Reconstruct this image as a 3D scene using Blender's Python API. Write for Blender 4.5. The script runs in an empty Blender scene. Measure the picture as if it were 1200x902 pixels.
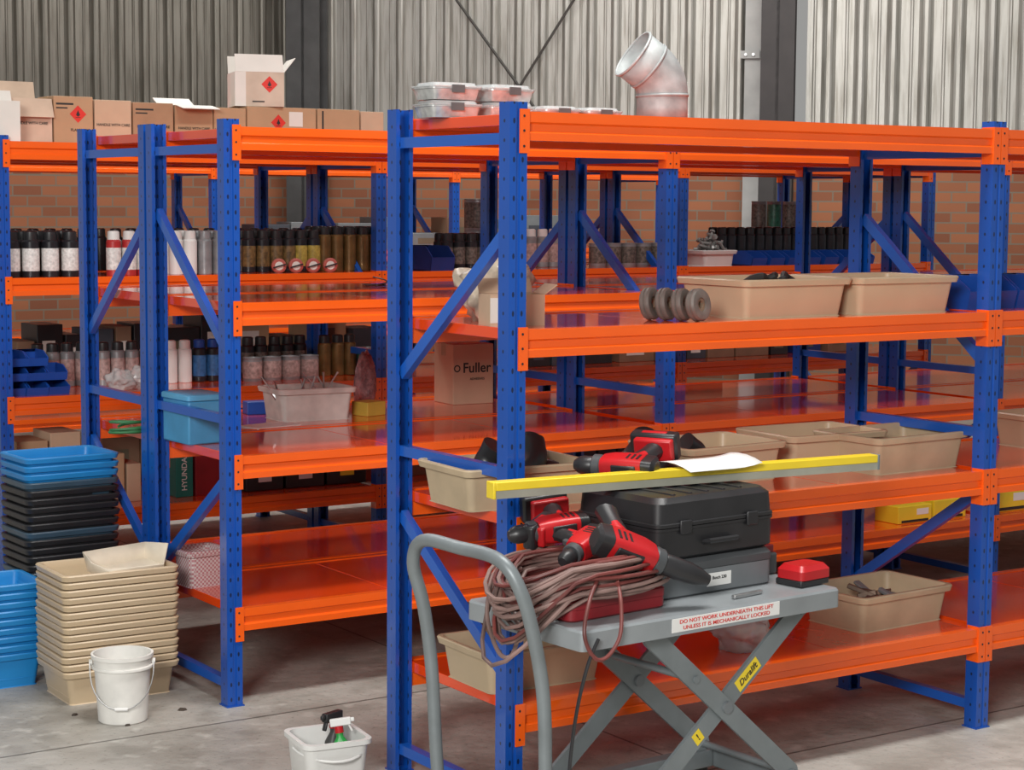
import bpy, bmesh, math, random
from mathutils import Vector, Matrix, Euler, noise
random.seed(7)
SC = bpy.context.scene
COL = SC.collection
SC.view_settings.view_transform = 'Standard'
PI = math.pi
def rad(d): return math.radians(d)

# ------------------------------------------------------------------ camera
FPX, PITCH, YAW, ROLL = 2242.15, rad(5.5), rad(56.358), rad(-0.411)
CAM = Vector((-2.7774, -4.1763, 1.6689))
_F = Vector((math.cos(YAW), math.sin(YAW), 0)); _R = Vector((math.sin(YAW), -math.cos(YAW), 0)); _U = Vector((0, 0, 1))
FW = _F*math.cos(PITCH) - _U*math.sin(PITCH)
UP0 = _F*math.sin(PITCH) + _U*math.cos(PITCH)
RT = _R*math.cos(ROLL) - UP0*math.sin(ROLL)
UP = _R*math.sin(ROLL) + UP0*math.cos(ROLL)
cam = bpy.data.cameras.new('camera'); cam.sensor_fit = 'HORIZONTAL'; cam.sensor_width = 36
cam.lens = 36*FPX/1200; cam.clip_end = 100; cam.clip_start = .05
co = bpy.data.objects.new('camera', cam); COL.objects.link(co)
m = Matrix((RT, UP, -FW)).transposed().to_4x4(); m.translation = CAM; co.matrix_world = m
SC.camera = co
def at(px, py, z):
    d = FW + RT*((px-600)/FPX) + UP*((451-py)/FPX)
    return CAM + d*((z-CAM.z)/d.z)
def sx(px, Y, Z):
    u = (px-600)/FPX; w = RT - FW*u
    return CAM.x - ((Y-CAM.y)*w.y + (Z-CAM.z)*w.z)/w.x

# ------------------------------------------------------------------ materials
MATS = {}
def M(name, col=(.5,.5,.5), rough=.5, metal=0, var=.12, scale=9, bump=0, coat=0, trans=0, bscale=None):
    if name in MATS: return MATS[name]
    mt = bpy.data.materials.new(name); mt.use_nodes = True
    nt = mt.node_tree; b = nt.nodes['Principled BSDF']
    tc = nt.nodes.new('ShaderNodeTexCoord'); nz = nt.nodes.new('ShaderNodeTexNoise')
    nz.inputs['Scale'].default_value = scale; nz.inputs['Detail'].default_value = 5
    nt.links.new(tc.outputs['Object'], nz.inputs['Vector'])
    rp = nt.nodes.new('ShaderNodeValToRGB')
    rp.color_ramp.elements[0].position = .3; rp.color_ramp.elements[1].position = .7
    rp.color_ramp.elements[0].color = [max(0, c*(1-var)) for c in col]+[1]
    rp.color_ramp.elements[1].color = [min(1, c*(1+var)) for c in col]+[1]
    nt.links.new(nz.outputs['Fac'], rp.inputs['Fac']); nt.links.new(rp.outputs['Color'], b.inputs['Base Color'])
    b.inputs['Roughness'].default_value = rough; b.inputs['Metallic'].default_value = metal
    b.inputs['Coat Weight'].default_value = coat; b.inputs['Coat Roughness'].default_value = .07
    b.inputs['Transmission Weight'].default_value = trans
    if bump:
        bp = nt.nodes.new('ShaderNodeBump'); bp.inputs['Strength'].default_value = bump; bp.inputs['Distance'].default_value = .01
        n2 = nt.nodes.new('ShaderNodeTexNoise'); n2.inputs['Scale'].default_value = bscale or scale*4
        nt.links.new(tc.outputs['Object'], n2.inputs['Vector'])
        nt.links.new(n2.outputs['Fac'], bp.inputs['Height']); nt.links.new(bp.outputs['Normal'], b.inputs['Normal'])
    MATS[name] = mt; return mt
def mth(nt, op, a, b=None, c=None):
    n = nt.nodes.new('ShaderNodeMath'); n.operation = op
    for i, v in enumerate((a, b, c)):
        if v is None: continue
        if isinstance(v, (int, float)): n.inputs[i].default_value = v
        else: nt.links.new(v, n.inputs[i])
    return n.outputs[0]
def mixc(nt, fac, a, b):
    n = nt.nodes.new('ShaderNodeMix'); n.data_type = 'RGBA'
    if isinstance(fac, (int, float)): n.inputs[0].default_value = fac
    else: nt.links.new(fac, n.inputs[0])
    for i, v in ((6, a), (7, b)):
        if isinstance(v, tuple): n.inputs[i].default_value = v if len(v) == 4 else v+(1,)
        else: nt.links.new(v, n.inputs[i])
    return n.outputs[2]

ORANGE = M('orange_powder_coat', (.84,.108,.006), .24, 0, .06, 3, coat=.4)
PANEL = M('orange_shelf_coat', (.84,.068,.004), .2, 0, .10, 2.5, coat=.85, bump=.03, bscale=4)
BLUE = M('blue_powder_coat', (.004,.070,.37), .28, 0, .08, 4, coat=.4)
BRACE = M('blue_brace_coat', (.008,.095,.45), .28, 0, .08, 4, coat=.4)
DARK = M('dark_hole', (.01,.01,.012), .7)
def upright_mat():
    mt = BLUE.copy(); mt.name = 'blue_upright'; nt = mt.node_tree
    b = nt.nodes['Principled BSDF']; tc = [n for n in nt.nodes if n.type == 'TEX_COORD'][0]
    rp = [n for n in nt.nodes if n.type == 'VALTORGB'][0]
    sp = nt.nodes.new('ShaderNodeSeparateXYZ'); nt.links.new(tc.outputs['Object'], sp.inputs[0])
    ax = mth(nt, 'ABSOLUTE', sp.outputs[0]); zz = mth(nt, 'SUBTRACT', mth(nt, 'MODULO', sp.outputs[2], .05), .025)
    ez = mth(nt, 'POWER', mth(nt, 'DIVIDE', zz, .0075), 2)
    ex = mth(nt, 'POWER', mth(nt, 'DIVIDE', mth(nt, 'SUBTRACT', ax, .0135), .0036), 2)
    h1 = mth(nt, 'LESS_THAN', mth(nt, 'ADD', ex, ez), 1)
    ey = mth(nt, 'POWER', mth(nt, 'DIVIDE', sp.outputs[1], .004), 2)
    ez2 = mth(nt, 'POWER', mth(nt, 'DIVIDE', zz, .005), 2)
    h2 = mth(nt, 'MULTIPLY', mth(nt, 'LESS_THAN', mth(nt, 'ADD', ey, ez2), 1), mth(nt, 'GREATER_THAN', ax, .026))
    h = mth(nt, 'MAXIMUM', h1, h2)
    nt.links.new(mixc(nt, mth(nt, 'MULTIPLY', h, .9), rp.outputs['Color'], (.003,.008,.03,1)), b.inputs['Base Color'])
    return mt
UPR = upright_mat()
CARD = M('cardboard', (.44,.27,.155), .85, 0, .08, 6, bump=.05)
CARD2 = M('cardboard_light', (.54,.37,.25), .85, 0, .08, 6)
CARDW = M('white_card', (.68,.64,.59), .7, 0, .06, 6)
TAN = M('tan_plastic', (.54,.42,.275), .42, 0, .07, 5)
TAND = M('tan_plastic_worn', (.48,.375,.245), .5, 0, .15, 7)
BLK = M('black_plastic', (.018,.018,.02), .38, 0, .2, 12)
BLKR = M('black_rubber', (.02,.02,.02), .7, 0, .2, 12)
WHT = M('white_plastic', (.70,.70,.68), .4, 0, .05, 7)
DIRTW = M('used_white_plastic', (.60,.58,.54), .5, 0, .16, 14)
LBLUE = M('light_blue_plastic', (.015,.22,.55), .4, 0, .08, 6)
BLUEP = M('blue_plastic', (.01,.07,.36), .4, 0, .1, 6)
NAVY = M('navy_plastic', (.008,.03,.16), .45, 0, .2, 6)
RED = M('red_plastic', (.46,.010,.014), .36, 0, .12, 10)
REDD = M('dark_red_plastic', (.24,.010,.016), .45, 0, .18, 10)
YEL = M('yellow_paint', (.80,.60,.03), .4, 0, .06, 8)
GREY = M('grey_paint', (.19,.215,.225), .42, .2, .12, 9, bump=.02)
GREYL = M('light_grey_paint', (.28,.305,.32), .4, .2, .1, 9)
CASEG = M('grey_plastic', (.15,.165,.175), .45, 0, .1, 9)
DKG = M('dark_grey_plastic', (.06,.065,.07), .45, 0, .1, 9)
STEEL = M('bare_steel', (.5,.5,.5), .35, .9, .25, 20)
GALV = M('galvanised_steel', (.34,.36,.36), .6, .2, .3, 16, bump=.1, bscale=25)
CLEAR = M('clear_plastic', (.80,.82,.82), .15, 0, .05, 9, bump=.5, bscale=14, trans=.55)
GREENP = M('green_plastic', (.02,.32,.06), .4)
TEAL = M('teal_print', (.01,.16,.13), .5)
PAPER = M('white_paper', (.76,.76,.74), .7, 0, .03)
INK = M('black_ink', (.02,.02,.02), .6)
REDINK = M('red_ink', (.62,.03,.02), .6)
GOLD = M('amber_tin', (.16,.09,.03), .35, .4, .35, 22)

# ------------------------------------------------------------------ mesh builder
class MB:
    def __init__(s): s.bm = bmesh.new(); s.mi = 0
    def face(s, vs):
        try:
            f = s.bm.faces.new(vs); f.material_index = s.mi; return f
        except ValueError: return None
    def box(s, c, size, rot=None):
        c = Vector(c); R = rot if rot else Matrix.Identity(3)
        if not isinstance(R, Matrix): R = Euler(R).to_matrix()
        v = [s.bm.verts.new(c + R @ Vector((x*size[0]/2, y*size[1]/2, z*size[2]/2))) for x in (-1,1) for y in (-1,1) for z in (-1,1)]
        for q in ((0,1,3,2),(4,6,7,5),(0,4,5,1),(2,3,7,6),(0,2,6,4),(1,5,7,3)): s.face([v[i] for i in q])
        return s
    def box2(s, x0, x1, y0, y1, z0, z1): return s.box(((x0+x1)/2,(y0+y1)/2,(z0+z1)/2), (x1-x0,y1-y0,z1-z0))
    def bar(s, p0, p1, w, h, up=(0,0,1)):
        p0 = Vector(p0); p1 = Vector(p1); d = (p1-p0); L = d.length; d.normalize()
        sd = d.cross(Vector(up)).normalized(); u = sd.cross(d)
        R = Matrix((d, sd, u)).transposed()
        return s.box((p0+p1)/2, (L, w, h), R)
    def loft(s, rings, cap=True, closed=False):
        rs = [[s.bm.verts.new(p) for p in r] for r in rings]; n = len(rs[0])
        pairs = list(zip(rs, rs[1:])) + ([(rs[-1], rs[0])] if closed else [])
        for a, b in pairs:
            for i in range(n): s.face([a[i], a[(i+1) % n], b[(i+1) % n], b[i]])
        if cap and not closed: s.face(rs[0][::-1]); s.face(rs[-1])
        return s
    def tube(s, pts, r, seg=8, closed=False, cap=True):
        pts = [Vector(p) for p in pts]; n = len(pts); rr = r if isinstance(r, (list, tuple)) else [r]*n
        T = []
        for i in range(n):
            a = pts[(i-1) % n] if (closed or i) else pts[0]; b = pts[(i+1) % n] if (closed or i < n-1) else pts[-1]
            T.append((b-a).normalized())
        nv = T[0].orthogonal().normalized(); rings = []
        for i in range(n):
            nv = (nv - T[i]*nv.dot(T[i])).normalized(); bi = T[i].cross(nv)
            rings.append([pts[i] + (nv*math.cos(2*PI*k/seg) + bi*math.sin(2*PI*k/seg))*rr[i] for k in range(seg)])
        return s.loft(rings, cap, closed)
    def cyl(s, p0, p1, r0, r1=None, seg=20, cap=True):
        return s.tube([p0, p1], [r0, r0 if r1 is None else r1], seg, cap=cap)
    def lathe(s, prof, seg=24, o=(0,0,0), R=None, closed=False):
        o = Vector(o)
        rings = []
        for r, z in prof:
            rings.append([o + (R @ Vector((r*math.cos(2*PI*k/seg), r*math.sin(2*PI*k/seg), z)) if R else Vector((r*math.cos(2*PI*k/seg), r*math.sin(2*PI*k/seg), z))) for k in range(seg)])
        return s.loft(rings, True, closed)
    def rr(s, rings, seg=4, o=(0,0,0)):
        out = []
        for hx, hy, r, z in rings:
            r = min(r, hx*.95, hy*.95); p = []
            for cx, cy, a0 in ((hx-r,hy-r,0),(-hx+r,hy-r,PI/2),(-hx+r,-hy+r,PI),(hx-r,-hy+r,1.5*PI)):
                for k in range(seg+1):
                    a = a0 + k/seg*PI/2; p.append(Vector((o[0]+cx+r*math.cos(a), o[1]+cy+r*math.sin(a), o[2]+z)))
            out.append(p)
        return s.loft(out, True)
    def prism(s, poly, axis, a, b):
        f = {'x': lambda p, t: (t, p[0], p[1]), 'y': lambda p, t: (p[0], t, p[1]), 'z': lambda p, t: (p[0], p[1], t)}[axis]
        return s.loft([[Vector(f(p, a)) for p in poly], [Vector(f(p, b)) for p in poly]])
    def quad(s, pts): s.face([s.bm.verts.new(p) for p in pts]); return s
    def mesh(s, name, mats, smooth=True):
        if not isinstance(mats, (list, tuple)): mats = [mats]
        bmesh.ops.recalc_face_normals(s.bm, faces=s.bm.faces[:])
        me = bpy.data.meshes.new(name); s.bm.to_mesh(me); s.bm.free()
        for m_ in mats: me.materials.append(m_)
        if smooth:
            me.shade_smooth(); me.set_sharp_from_angle(angle=rad(32))
        return me
    def build(s, name, mats, parent=None, loc=(0,0,0), rot=(0,0,0), bevel=0, smooth=True, label=None):
        return link(name, s.mesh(name, mats, smooth), parent, loc, rot, bevel, label)
def link(name, me, parent=None, loc=(0,0,0), rot=(0,0,0), bevel=0, label=None):
    o = bpy.data.objects.new(name, me); COL.objects.link(o); o.location = loc; o.rotation_euler = rot
    if parent: o.parent = parent
    if bevel:
        b = o.modifiers.new('bevel', 'BEVEL'); b.width = bevel; b.segments = 2; b.limit_method = 'ANGLE'; b.angle_limit = rad(40)
    if label: o['label'] = label
    return o
def thing(name, label, cat, loc=(0,0,0), rz=0, group=None, rot=None):
    o = bpy.data.objects.new(name, None); COL.objects.link(o); o.empty_display_size = .05
    o.location = loc; o.rotation_euler = rot if rot else (0, 0, rz); return tag(o, label, cat, group)
def tag(o, label, cat, group=None):
    o['label'] = label; o['category'] = cat
    if group: o['group'] = group
    return o
def kids(o): return [c for c in bpy.data.objects if c.parent == o]
def dup(root, loc, rz=0, label=None, group=None, rot=None):
    ch = kids(root); r = root.copy(); COL.objects.link(r); r.location = loc; r.rotation_euler = rot if rot else (0, 0, rz)
    if label: r['label'] = label
    if group: r['group'] = group
    for c in ch:
        d = c.copy(); COL.objects.link(d); d.parent = r
        for g in kids(c):
            e = g.copy(); COL.objects.link(e); e.parent = d
    return r
def text(body, size, mat, parent, loc, rot=(PI/2,0,0), name='printed_text', ext=.0004, sxx=1, shear=0, bold=.012):
    cu = bpy.data.curves.new('t', 'FONT'); cu.body = body; cu.size = size; cu.extrude = ext; cu.align_x = 'CENTER'; cu.align_y = 'CENTER'
    cu.offset = size*bold; cu.shear = shear
    t = bpy.data.objects.new('t', cu); COL.objects.link(t)
    dg = bpy.context.evaluated_depsgraph_get(); me = bpy.data.meshes.new_from_object(t.evaluated_get(dg))
    bpy.data.objects.remove(t); me.materials.clear(); me.materials.append(mat)
    o = link(name, me, parent, loc, rot); o.scale = (sxx, 1, 1); return o

# ------------------------------------------------------------------ setting
def floor_mat():
    mt = M('concrete_floor', (.39,.37,.335), .5, 0, .16, .9); nt = mt.node_tree; b = nt.nodes['Principled BSDF']
    tc = [n for n in nt.nodes if n.type == 'TEX_COORD'][0]; rp = [n for n in nt.nodes if n.type == 'VALTORGB'][0]
    def nz(sc, lo, hi, dt=6):
        n = nt.nodes.new('ShaderNodeTexNoise'); n.inputs['Scale'].default_value = sc; n.inputs['Detail'].default_value = dt
        nt.links.new(tc.outputs['Object'], n.inputs['Vector'])
        r = nt.nodes.new('ShaderNodeMapRange'); r.inputs[1].default_value = lo; r.inputs[2].default_value = hi
        nt.links.new(n.outputs['Fac'], r.inputs[0]); return r.outputs[0]
    c = mixc(nt, mth(nt, 'MULTIPLY', nz(2.2,.46,.64), .6), rp.outputs['Color'], (.20,.18,.15,1))
    c = mixc(nt, mth(nt, 'MULTIPLY', nz(7,.5,.66), .45), c, (.17,.155,.13,1))
    c = mixc(nt, mth(nt, 'MULTIPLY', nz(60,.6,.7,3), .5), c, (.13,.12,.10,1))
    c = mixc(nt, mth(nt, 'MULTIPLY', nz(11,.58,.72), .5), c, (.60,.58,.53,1))
    sp = nt.nodes.new('ShaderNodeSeparateXYZ'); nt.links.new(tc.outputs['Object'], sp.inputs[0])
    near = mth(nt, 'LESS_THAN', sp.outputs[1], .09)
    c = mixc(nt, mth(nt, 'MULTIPLY', near, .22), c, (.60,.58,.53,1))
    j1 = mth(nt, 'LESS_THAN', mth(nt, 'ABSOLUTE', mth(nt, 'SUBTRACT', sp.outputs[1], .09)), .005)
    j2 = mth(nt, 'LESS_THAN', mth(nt, 'ABSOLUTE', mth(nt, 'SUBTRACT', sp.outputs[1], 1.32)), .006)
    j3 = mth(nt, 'LESS_THAN', mth(nt, 'ABSOLUTE', mth(nt, 'SUBTRACT', sp.outputs[0], .75)), .005)
    j = mth(nt, 'MAXIMUM', mth(nt, 'MAXIMUM', j1, j2), j3)
    c = mixc(nt, mth(nt, 'MULTIPLY', j, .8), c, (.07,.065,.055,1))
    nt.links.new(c, b.inputs['Base Color'])
    bp = nt.nodes.new('ShaderNodeBump'); bp.inputs['Strength'].default_value = .12; bp.inputs['Distance'].default_value = .02
    nt.links.new(nz(25,.3,.7), bp.inputs['Height']); nt.links.new(bp.outputs['Normal'], b.inputs['Normal'])
    return mt
fl = MB().box2(-9, 16, -9, 14, -.1, 0).build('floor', floor_mat(), smooth=False); fl['kind'] = 'structure'

def clad_mat(name, col):
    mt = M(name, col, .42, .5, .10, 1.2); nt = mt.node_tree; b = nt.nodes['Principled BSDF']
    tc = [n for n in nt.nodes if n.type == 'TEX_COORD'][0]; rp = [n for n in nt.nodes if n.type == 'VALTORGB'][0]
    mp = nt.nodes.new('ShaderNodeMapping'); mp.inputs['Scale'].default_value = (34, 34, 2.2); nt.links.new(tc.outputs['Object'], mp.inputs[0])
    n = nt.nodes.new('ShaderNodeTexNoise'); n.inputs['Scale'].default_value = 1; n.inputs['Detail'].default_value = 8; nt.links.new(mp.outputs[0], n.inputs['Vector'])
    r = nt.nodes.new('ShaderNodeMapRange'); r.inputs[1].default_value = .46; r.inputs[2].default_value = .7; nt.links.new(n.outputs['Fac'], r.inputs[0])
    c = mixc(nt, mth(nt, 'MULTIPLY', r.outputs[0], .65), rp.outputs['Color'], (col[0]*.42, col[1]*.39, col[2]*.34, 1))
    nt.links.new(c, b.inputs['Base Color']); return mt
def brick_mat():
    mt = bpy.data.materials.new('red_brick'); mt.use_nodes = True; nt = mt.node_tree; b = nt.nodes['Principled BSDF']
    tc = nt.nodes.new('ShaderNodeTexCoord'); sp = nt.nodes.new('ShaderNodeSeparateXYZ'); cb = nt.nodes.new('ShaderNodeCombineXYZ')
    nt.links.new(tc.outputs['Object'], sp.inputs[0]); nt.links.new(sp.outputs[0], cb.inputs[0]); nt.links.new(sp.outputs[2], cb.inputs[1])
    k = nt.nodes.new('ShaderNodeTexBrick'); nt.links.new(cb.outputs[0], k.inputs['Vector'])
    k.inputs['Scale'].default_value = 1; k.inputs['Brick Width'].default_value = .23; k.inputs['Row Height'].default_value = .080
    k.inputs['Mortar Size'].default_value = .006; k.inputs['Color1'].default_value = (.34,.125,.058,1); k.inputs['Color2'].default_value = (.19,.064,.034,1)
    k.inputs['Mortar'].default_value = (.20,.155,.115,1); k.inputs['Bias'].default_value = -.2
    nt.links.new(k.outputs['Color'], b.inputs['Base Color']); b.inputs['Roughness'].default_value = .85
    return mt
BRICK = brick_mat()
def wall(name, P0, P1, pitch, mat, top=5.6):
    P0 = Vector(P0); P1 = Vector(P1); d = P1-P0; L = d.length; a = math.atan2(d.y, d.x)
    mb = MB(); n = int(L/pitch); pr = []
    for i in range(n):
        x = i*pitch
        for f, y in ((0,0),(.18,0),(.22,-.008),(.26,-.008),(.30,0),(.46,0),(.52,-.014),(.57,-.040),(.63,-.048),(.74,-.048),(.80,-.040),(.85,-.014),(.91,0)): pr.append((x+pitch*f, y))
    lo = [mb.bm.verts.new((x, y, 2.04)) for x, y in pr]; hi = [mb.bm.verts.new((x, y, top)) for x, y in pr]
    for i in range(len(pr)-1): mb.face([lo[i], lo[i+1], hi[i+1], hi[i]])
    o = mb.build(name, mat, None, (P0.x, P0.y, 0), (0, 0, a), smooth=False); o['kind'] = 'structure'
    MB().box2(0, L, -.03, .12, 0, 2.05).build('brick_base', BRICK, o, smooth=False)
    return o
def cw(r, f): v = CAM + _R*r + _F*f; return (v.x, v.y)
CN = cw(-1.66, 16.2)
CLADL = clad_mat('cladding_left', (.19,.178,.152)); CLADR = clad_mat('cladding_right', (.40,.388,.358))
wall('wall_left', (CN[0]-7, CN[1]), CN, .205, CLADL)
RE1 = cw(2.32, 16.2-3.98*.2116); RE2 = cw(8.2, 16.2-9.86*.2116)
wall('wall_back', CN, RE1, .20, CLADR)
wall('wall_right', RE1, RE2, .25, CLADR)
wa = math.atan2(RE2[1]-CN[1], RE2[0]-CN[0])
def wallpt(px, off=0):
    u = (px-600)/FPX; f = (16.2-1.66*.2116)/(1+.2116*u)
    p = cw(u*f, f); return (p[0]+math.sin(wa)*off, p[1]-math.cos(wa)*off)
CHAR = M('charcoal_steel', (.030,.025,.025), .5, .2, .2, 6); COLG = M('grey_steel', (.07,.07,.07), .5, .3, .2, 6)
def hcol(name, label, px, w, dp, mat, off, top=5.6):
    p = wallpt(px, off); t = thing(name, label, 'column', (p[0], p[1], 0), wa)
    mb = MB(); mb.box2(-w/2, w/2, -dp/2, -dp/2+.02, .02, top); mb.box2(-w/2, w/2, dp/2-.02, dp/2, .02, top); mb.box2(-.012, .012, -dp/2, dp/2, .02, top)
    mb.build('column_shaft', mat, t)
    MB().box2(-w/2-.04, w/2+.04, -dp/2-.04, dp/2+.04, 0, .02).build('base_plate', mat, t)
    return t
hcol('steel_column', 'dark charcoal steel column in front of the corrugated wall, right of the bent duct', 908, .26, .22, CHAR, .2)
hcol('steel_column', 'dull grey steel column standing in the corner where the two corrugated walls meet', 378, .28, .24, COLG, .42)
p = wallpt(879, .13)
t = thing('galvanised_channel', 'pale galvanised vertical channel with a bolted bracket beside the dark charcoal column', 'channel', (p[0], p[1], 0), wa)
GALVD = M('dull_galvanised', (.36,.36,.35), .6, .1, .15, 5)
mb = MB(); mb.box2(-.07, .07, -.02, -.01, 0, 5.6); mb.box2(-.07, -.055, -.01, .04, 0, 5.6); mb.box2(.055, .07, -.01, .04, 0, 5.6); mb.build('channel_body', GALVD, t)
MB().box2(-.10, .05, -.045, -.022, 2.80, 2.86).build('bracket', GALVD, t)
for q in (-.06, .0): MB().cyl((q, -.06, 2.83), (q, -.0452, 2.83), .012, seg=8).build('bolt', STEEL, t)
RODM = M('dark_rod', (.05,.045,.04), .6)
for k, (a, b, lb) in enumerate((((430, 4.33), (658, 2.12), 'thin dark bracing rod sloping down to the right on the corrugated wall'), ((790, 4.587), (568, 2.12), 'thin dark bracing rod sloping down to the left on the corrugated wall'))):
    p = wallpt(a[0], .08+.04*k); q = wallpt(b[0], .08+.04*k)
    tag(MB().cyl((p[0], p[1], a[1]), (q[0], q[1], b[1]), .011, seg=8).build('bracing_rod', RODM), lb, 'rod')

# ------------------------------------------------------------------ racking
L, D, H = 1.8, .582, 1.924
LV = {1: .3255, 2: .831, 3: 1.333, 4: 1.900}
ROW = {'A': (0, 0), 'B': (-.105, 1.50), 'B2': (-.105, 2.15), 'C': (-.128, 3.643), 'C2': (-.128, 4.295), 'D': (.618, 7.07)}
def upright_mesh(sg):
    w, d, t = .0275, .025, .0025
    pr = [(-w,-d),(-.006,-d),(-.004,-d+.004),(.004,-d+.004),(.006,-d),(w,-d),(w,d),(w-.013,d),(w-.013,d-t),(w-t,d-t),(w-t,-d+t),(.007,-d+t),(.005,-d+.004+t),(-.005,-d+.004+t),(-.007,-d+t),(-w+t,-d+t),(-w+t,d-t),(-w+.013,d-t),(-w+.013,d),(-w,d)]
    mb = MB(); mb.prism([(x, y*sg) for x, y in pr], 'z', .004, H); return mb.mesh('upright', UPR, False)
UN, UF = upright_mesh(1), upright_mesh(-1)
FOOT = MB().box2(-.032,.032,-.030,.030,0,.004).mesh('foot_plate', BLUE)
def hz_mesh():
    mb = MB(); mb.box2(-.014,.014,.024,D-.024,-.015,.0); mb.box2(-.014,-.011,.024,D-.024,-.03,-.0149); return mb.mesh('horizontal_brace', BRACE)
HZ = hz_mesh()
def dg_mesh(z0, z1):
    return MB().bar((0,.02,z0),(0,D-.02,z1),.022,.034,(0,0,1)).mesh('diagonal_brace', BRACE)
DG = {}
for k, v in {'nh': (1.59,1.17), 'fh_low': (.405,.762), 'fh': (1.18,1.62), 'nh_low': (.755,.385)}.items(): DG[k] = dg_mesh(*v)
def beam_mesh(sg):
    pr = [(-.025,-.075),(-.025,-.055),(-.018,-.050),(-.018,-.032),(-.025,-.027),(-.025,0),(.003,0),(.003,-.034),(.016,-.034),(.016,-.075)]
    return MB().prism([(y*sg, z) for y, z in pr], 'x', .0285, L-.0285).mesh('beam', ORANGE, False)
BN, BF = beam_mesh(1), beam_mesh(-1)
def conn_mesh(sg, end):
    mb = MB()
    def X(a, b): return (a, b) if end == 0 else (L-b, L-a)
    x0, x1 = X(.0277, .0315); ys = sorted((-.0305*sg, .02*sg)); mb.box2(x0, x1, ys[0], ys[1], -.108, .006)
    x0, x1 = X(.0015, .0277); ys = sorted((-.0305*sg, -.0262*sg)); mb.box2(x0, x1, ys[0], ys[1], -.108, .006)
    mb.mi = 1
    for z in (-.012, -.05, -.09):
        x = .014 if end == 0 else L-.014
        mb.cyl((x, -.0300*sg, z), (x, -.0312*sg, z), .0036, seg=8)
    return mb.mesh('beam_connector', [ORANGE, DARK])
CM = {(s, e): conn_mesh(s, e) for s in (1, -1) for e in (0, 1)}
NP = 3
PW = (L-.064)/NP
PM = MB().box2(0, PW-.0015, .005, D-.005, -.0335, -.003).mesh('shelf_panel', PANEL, False)
def rack(key, bays, flip, label, levels=(1,2,3,4)):
    X0, Y0 = ROW[key]; r = thing('storage_rack', label, 'rack', (X0, Y0, 0))
    for k in range(bays+1):
        x = k*L
        link('upright', UN, r, (x, 0, 0)); link('upright', UF, r, (x, D, 0))
        link('foot_plate', FOOT, r, (x, 0, 0)); link('foot_plate', FOOT, r, (x, D, 0))
        for z in (.085, .965, 1.845): link('horizontal_brace', HZ, r, (x, 0, z))
        for q in (('fh', 'nh_low') if (flip or (key == 'A' and k)) else ('nh', 'fh_low')): link('diagonal_brace', DG[q], r, (x, 0, 0))
    for k in range(bays):
        for l in levels:
            for sg, me, y in ((1, BN, 0), (-1, BF, D)):
                b = link('beam', me, r, (k*L, y, LV[l]))
                for e in (0, 1):
                    link('beam_connector', CM[(sg, e)], b)
            for j in range(NP): link('shelf_panel', PM, r, (k*L+.032+j*PW, 0, LV[l]), bevel=.002 if key in 'AB' else 0)
    return r
rack('A', 2, False, 'nearest orange and blue storage rack, holding tan tubs, directly behind the grey lift table')
rack('B', 3, True, 'orange and blue rack across the aisle behind the nearest one, beside the stacked tan tubs')
rack('B2', 3, False, 'orange and blue rack standing back to back behind the second rack, holding the printed carton')
rack('C', 3, True, 'farther orange and blue rack lined with spray cans and topped by a row of cartons')
rack('C2', 3, False, 'orange and blue rack back to back behind the spray can rack, holding paint tins')
rack('D', 3, True, 'most distant orange and blue rack, nearest the brick wall')

def pos(row, lv, px, dy, dz=0):
    Y = ROW[row][1]+dy; Z = LV[lv]-.003+dz
    return Vector((sx(px, Y, Z), Y, Z))

# ------------------------------------------------------------------ tubs
def tub_mb(a, b, h, t=.018, wt=.003, cr=.026):
    x, y = a/2-.012, b/2-.012; mb = MB()
    mb.rr([(x-t+.003, y-t+.003, cr*.6, 0), (x-t, y-t, cr*.7, .003), (x-.004, y-.004, cr*.9, h-.020), (x+.008, y+.008, cr, h-.020), (x+.012, y+.012, cr, h-.004), (x+.009, y+.009, cr, h),
           (x-.002, y-.002, cr*.8, h), (x-.005, y-.005, cr*.8, h-.004), (x-.004-wt, y-.004-wt, cr*.8, h-.024), (x-t-wt+.001, y-t-wt+.001, cr*.6, .006)], 5)
    return mb
def tub_thing(label, loc, rz=0, me=None):
    return tag(link('plastic_tub', me, None, loc, (0, 0, rz)), label, 'tub')
TUBM = tub_mb(.41, .30, .118).mesh('tan_tub', TAN); TUBW = tub_mb(.43, .30, .118).mesh('worn_tub', TAND); TUBL = tub_mb(.44, .33, .115).mesh('wide_tub', TAN); TUBS = tub_mb(.41, .30, .115).mesh('tan_stack_tub', TAN)
tA3a = tub_thing('tan plastic tub with black hoses inside, beside the stack of rubber discs', Vector((1.065, .225, LV[3]-.003)), rad(1), TUBL)
tA3b = tub_thing('empty tan plastic tub at the right of the one holding black hoses', Vector((1.512, .215, LV[3]-.003)), rad(0), TUBL)
tA2a = tub_thing('tan tub behind the blue post at left, filled with black pipe elbows', pos('A',2,594,.26), rad(-3), TUBW)
tA2b = tub_thing('tan tub right behind the yellow level, left one of the three side by side', pos('A',2,828,.32), rad(3), TUBM)
tA2c = tub_thing('tan tub on the middle shelf, between two other tan tubs', pos('A',2,950,.38), rad(-2), TUBM)
tA2d = tub_thing('tan tub nearest the right blue post on the middle shelf', pos('A',2,1043,.22), rad(2), TUBW)
tA1a = tub_thing('tan tub on the bottom shelf behind the lift table handle', pos('A',1,612,.24), rad(-2), TUBM)
tA1b = tub_thing('tan tub of metal scrap on the bottom shelf right of the lift table', pos('A',1,1025,.26), rad(3), TUBW)

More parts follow.
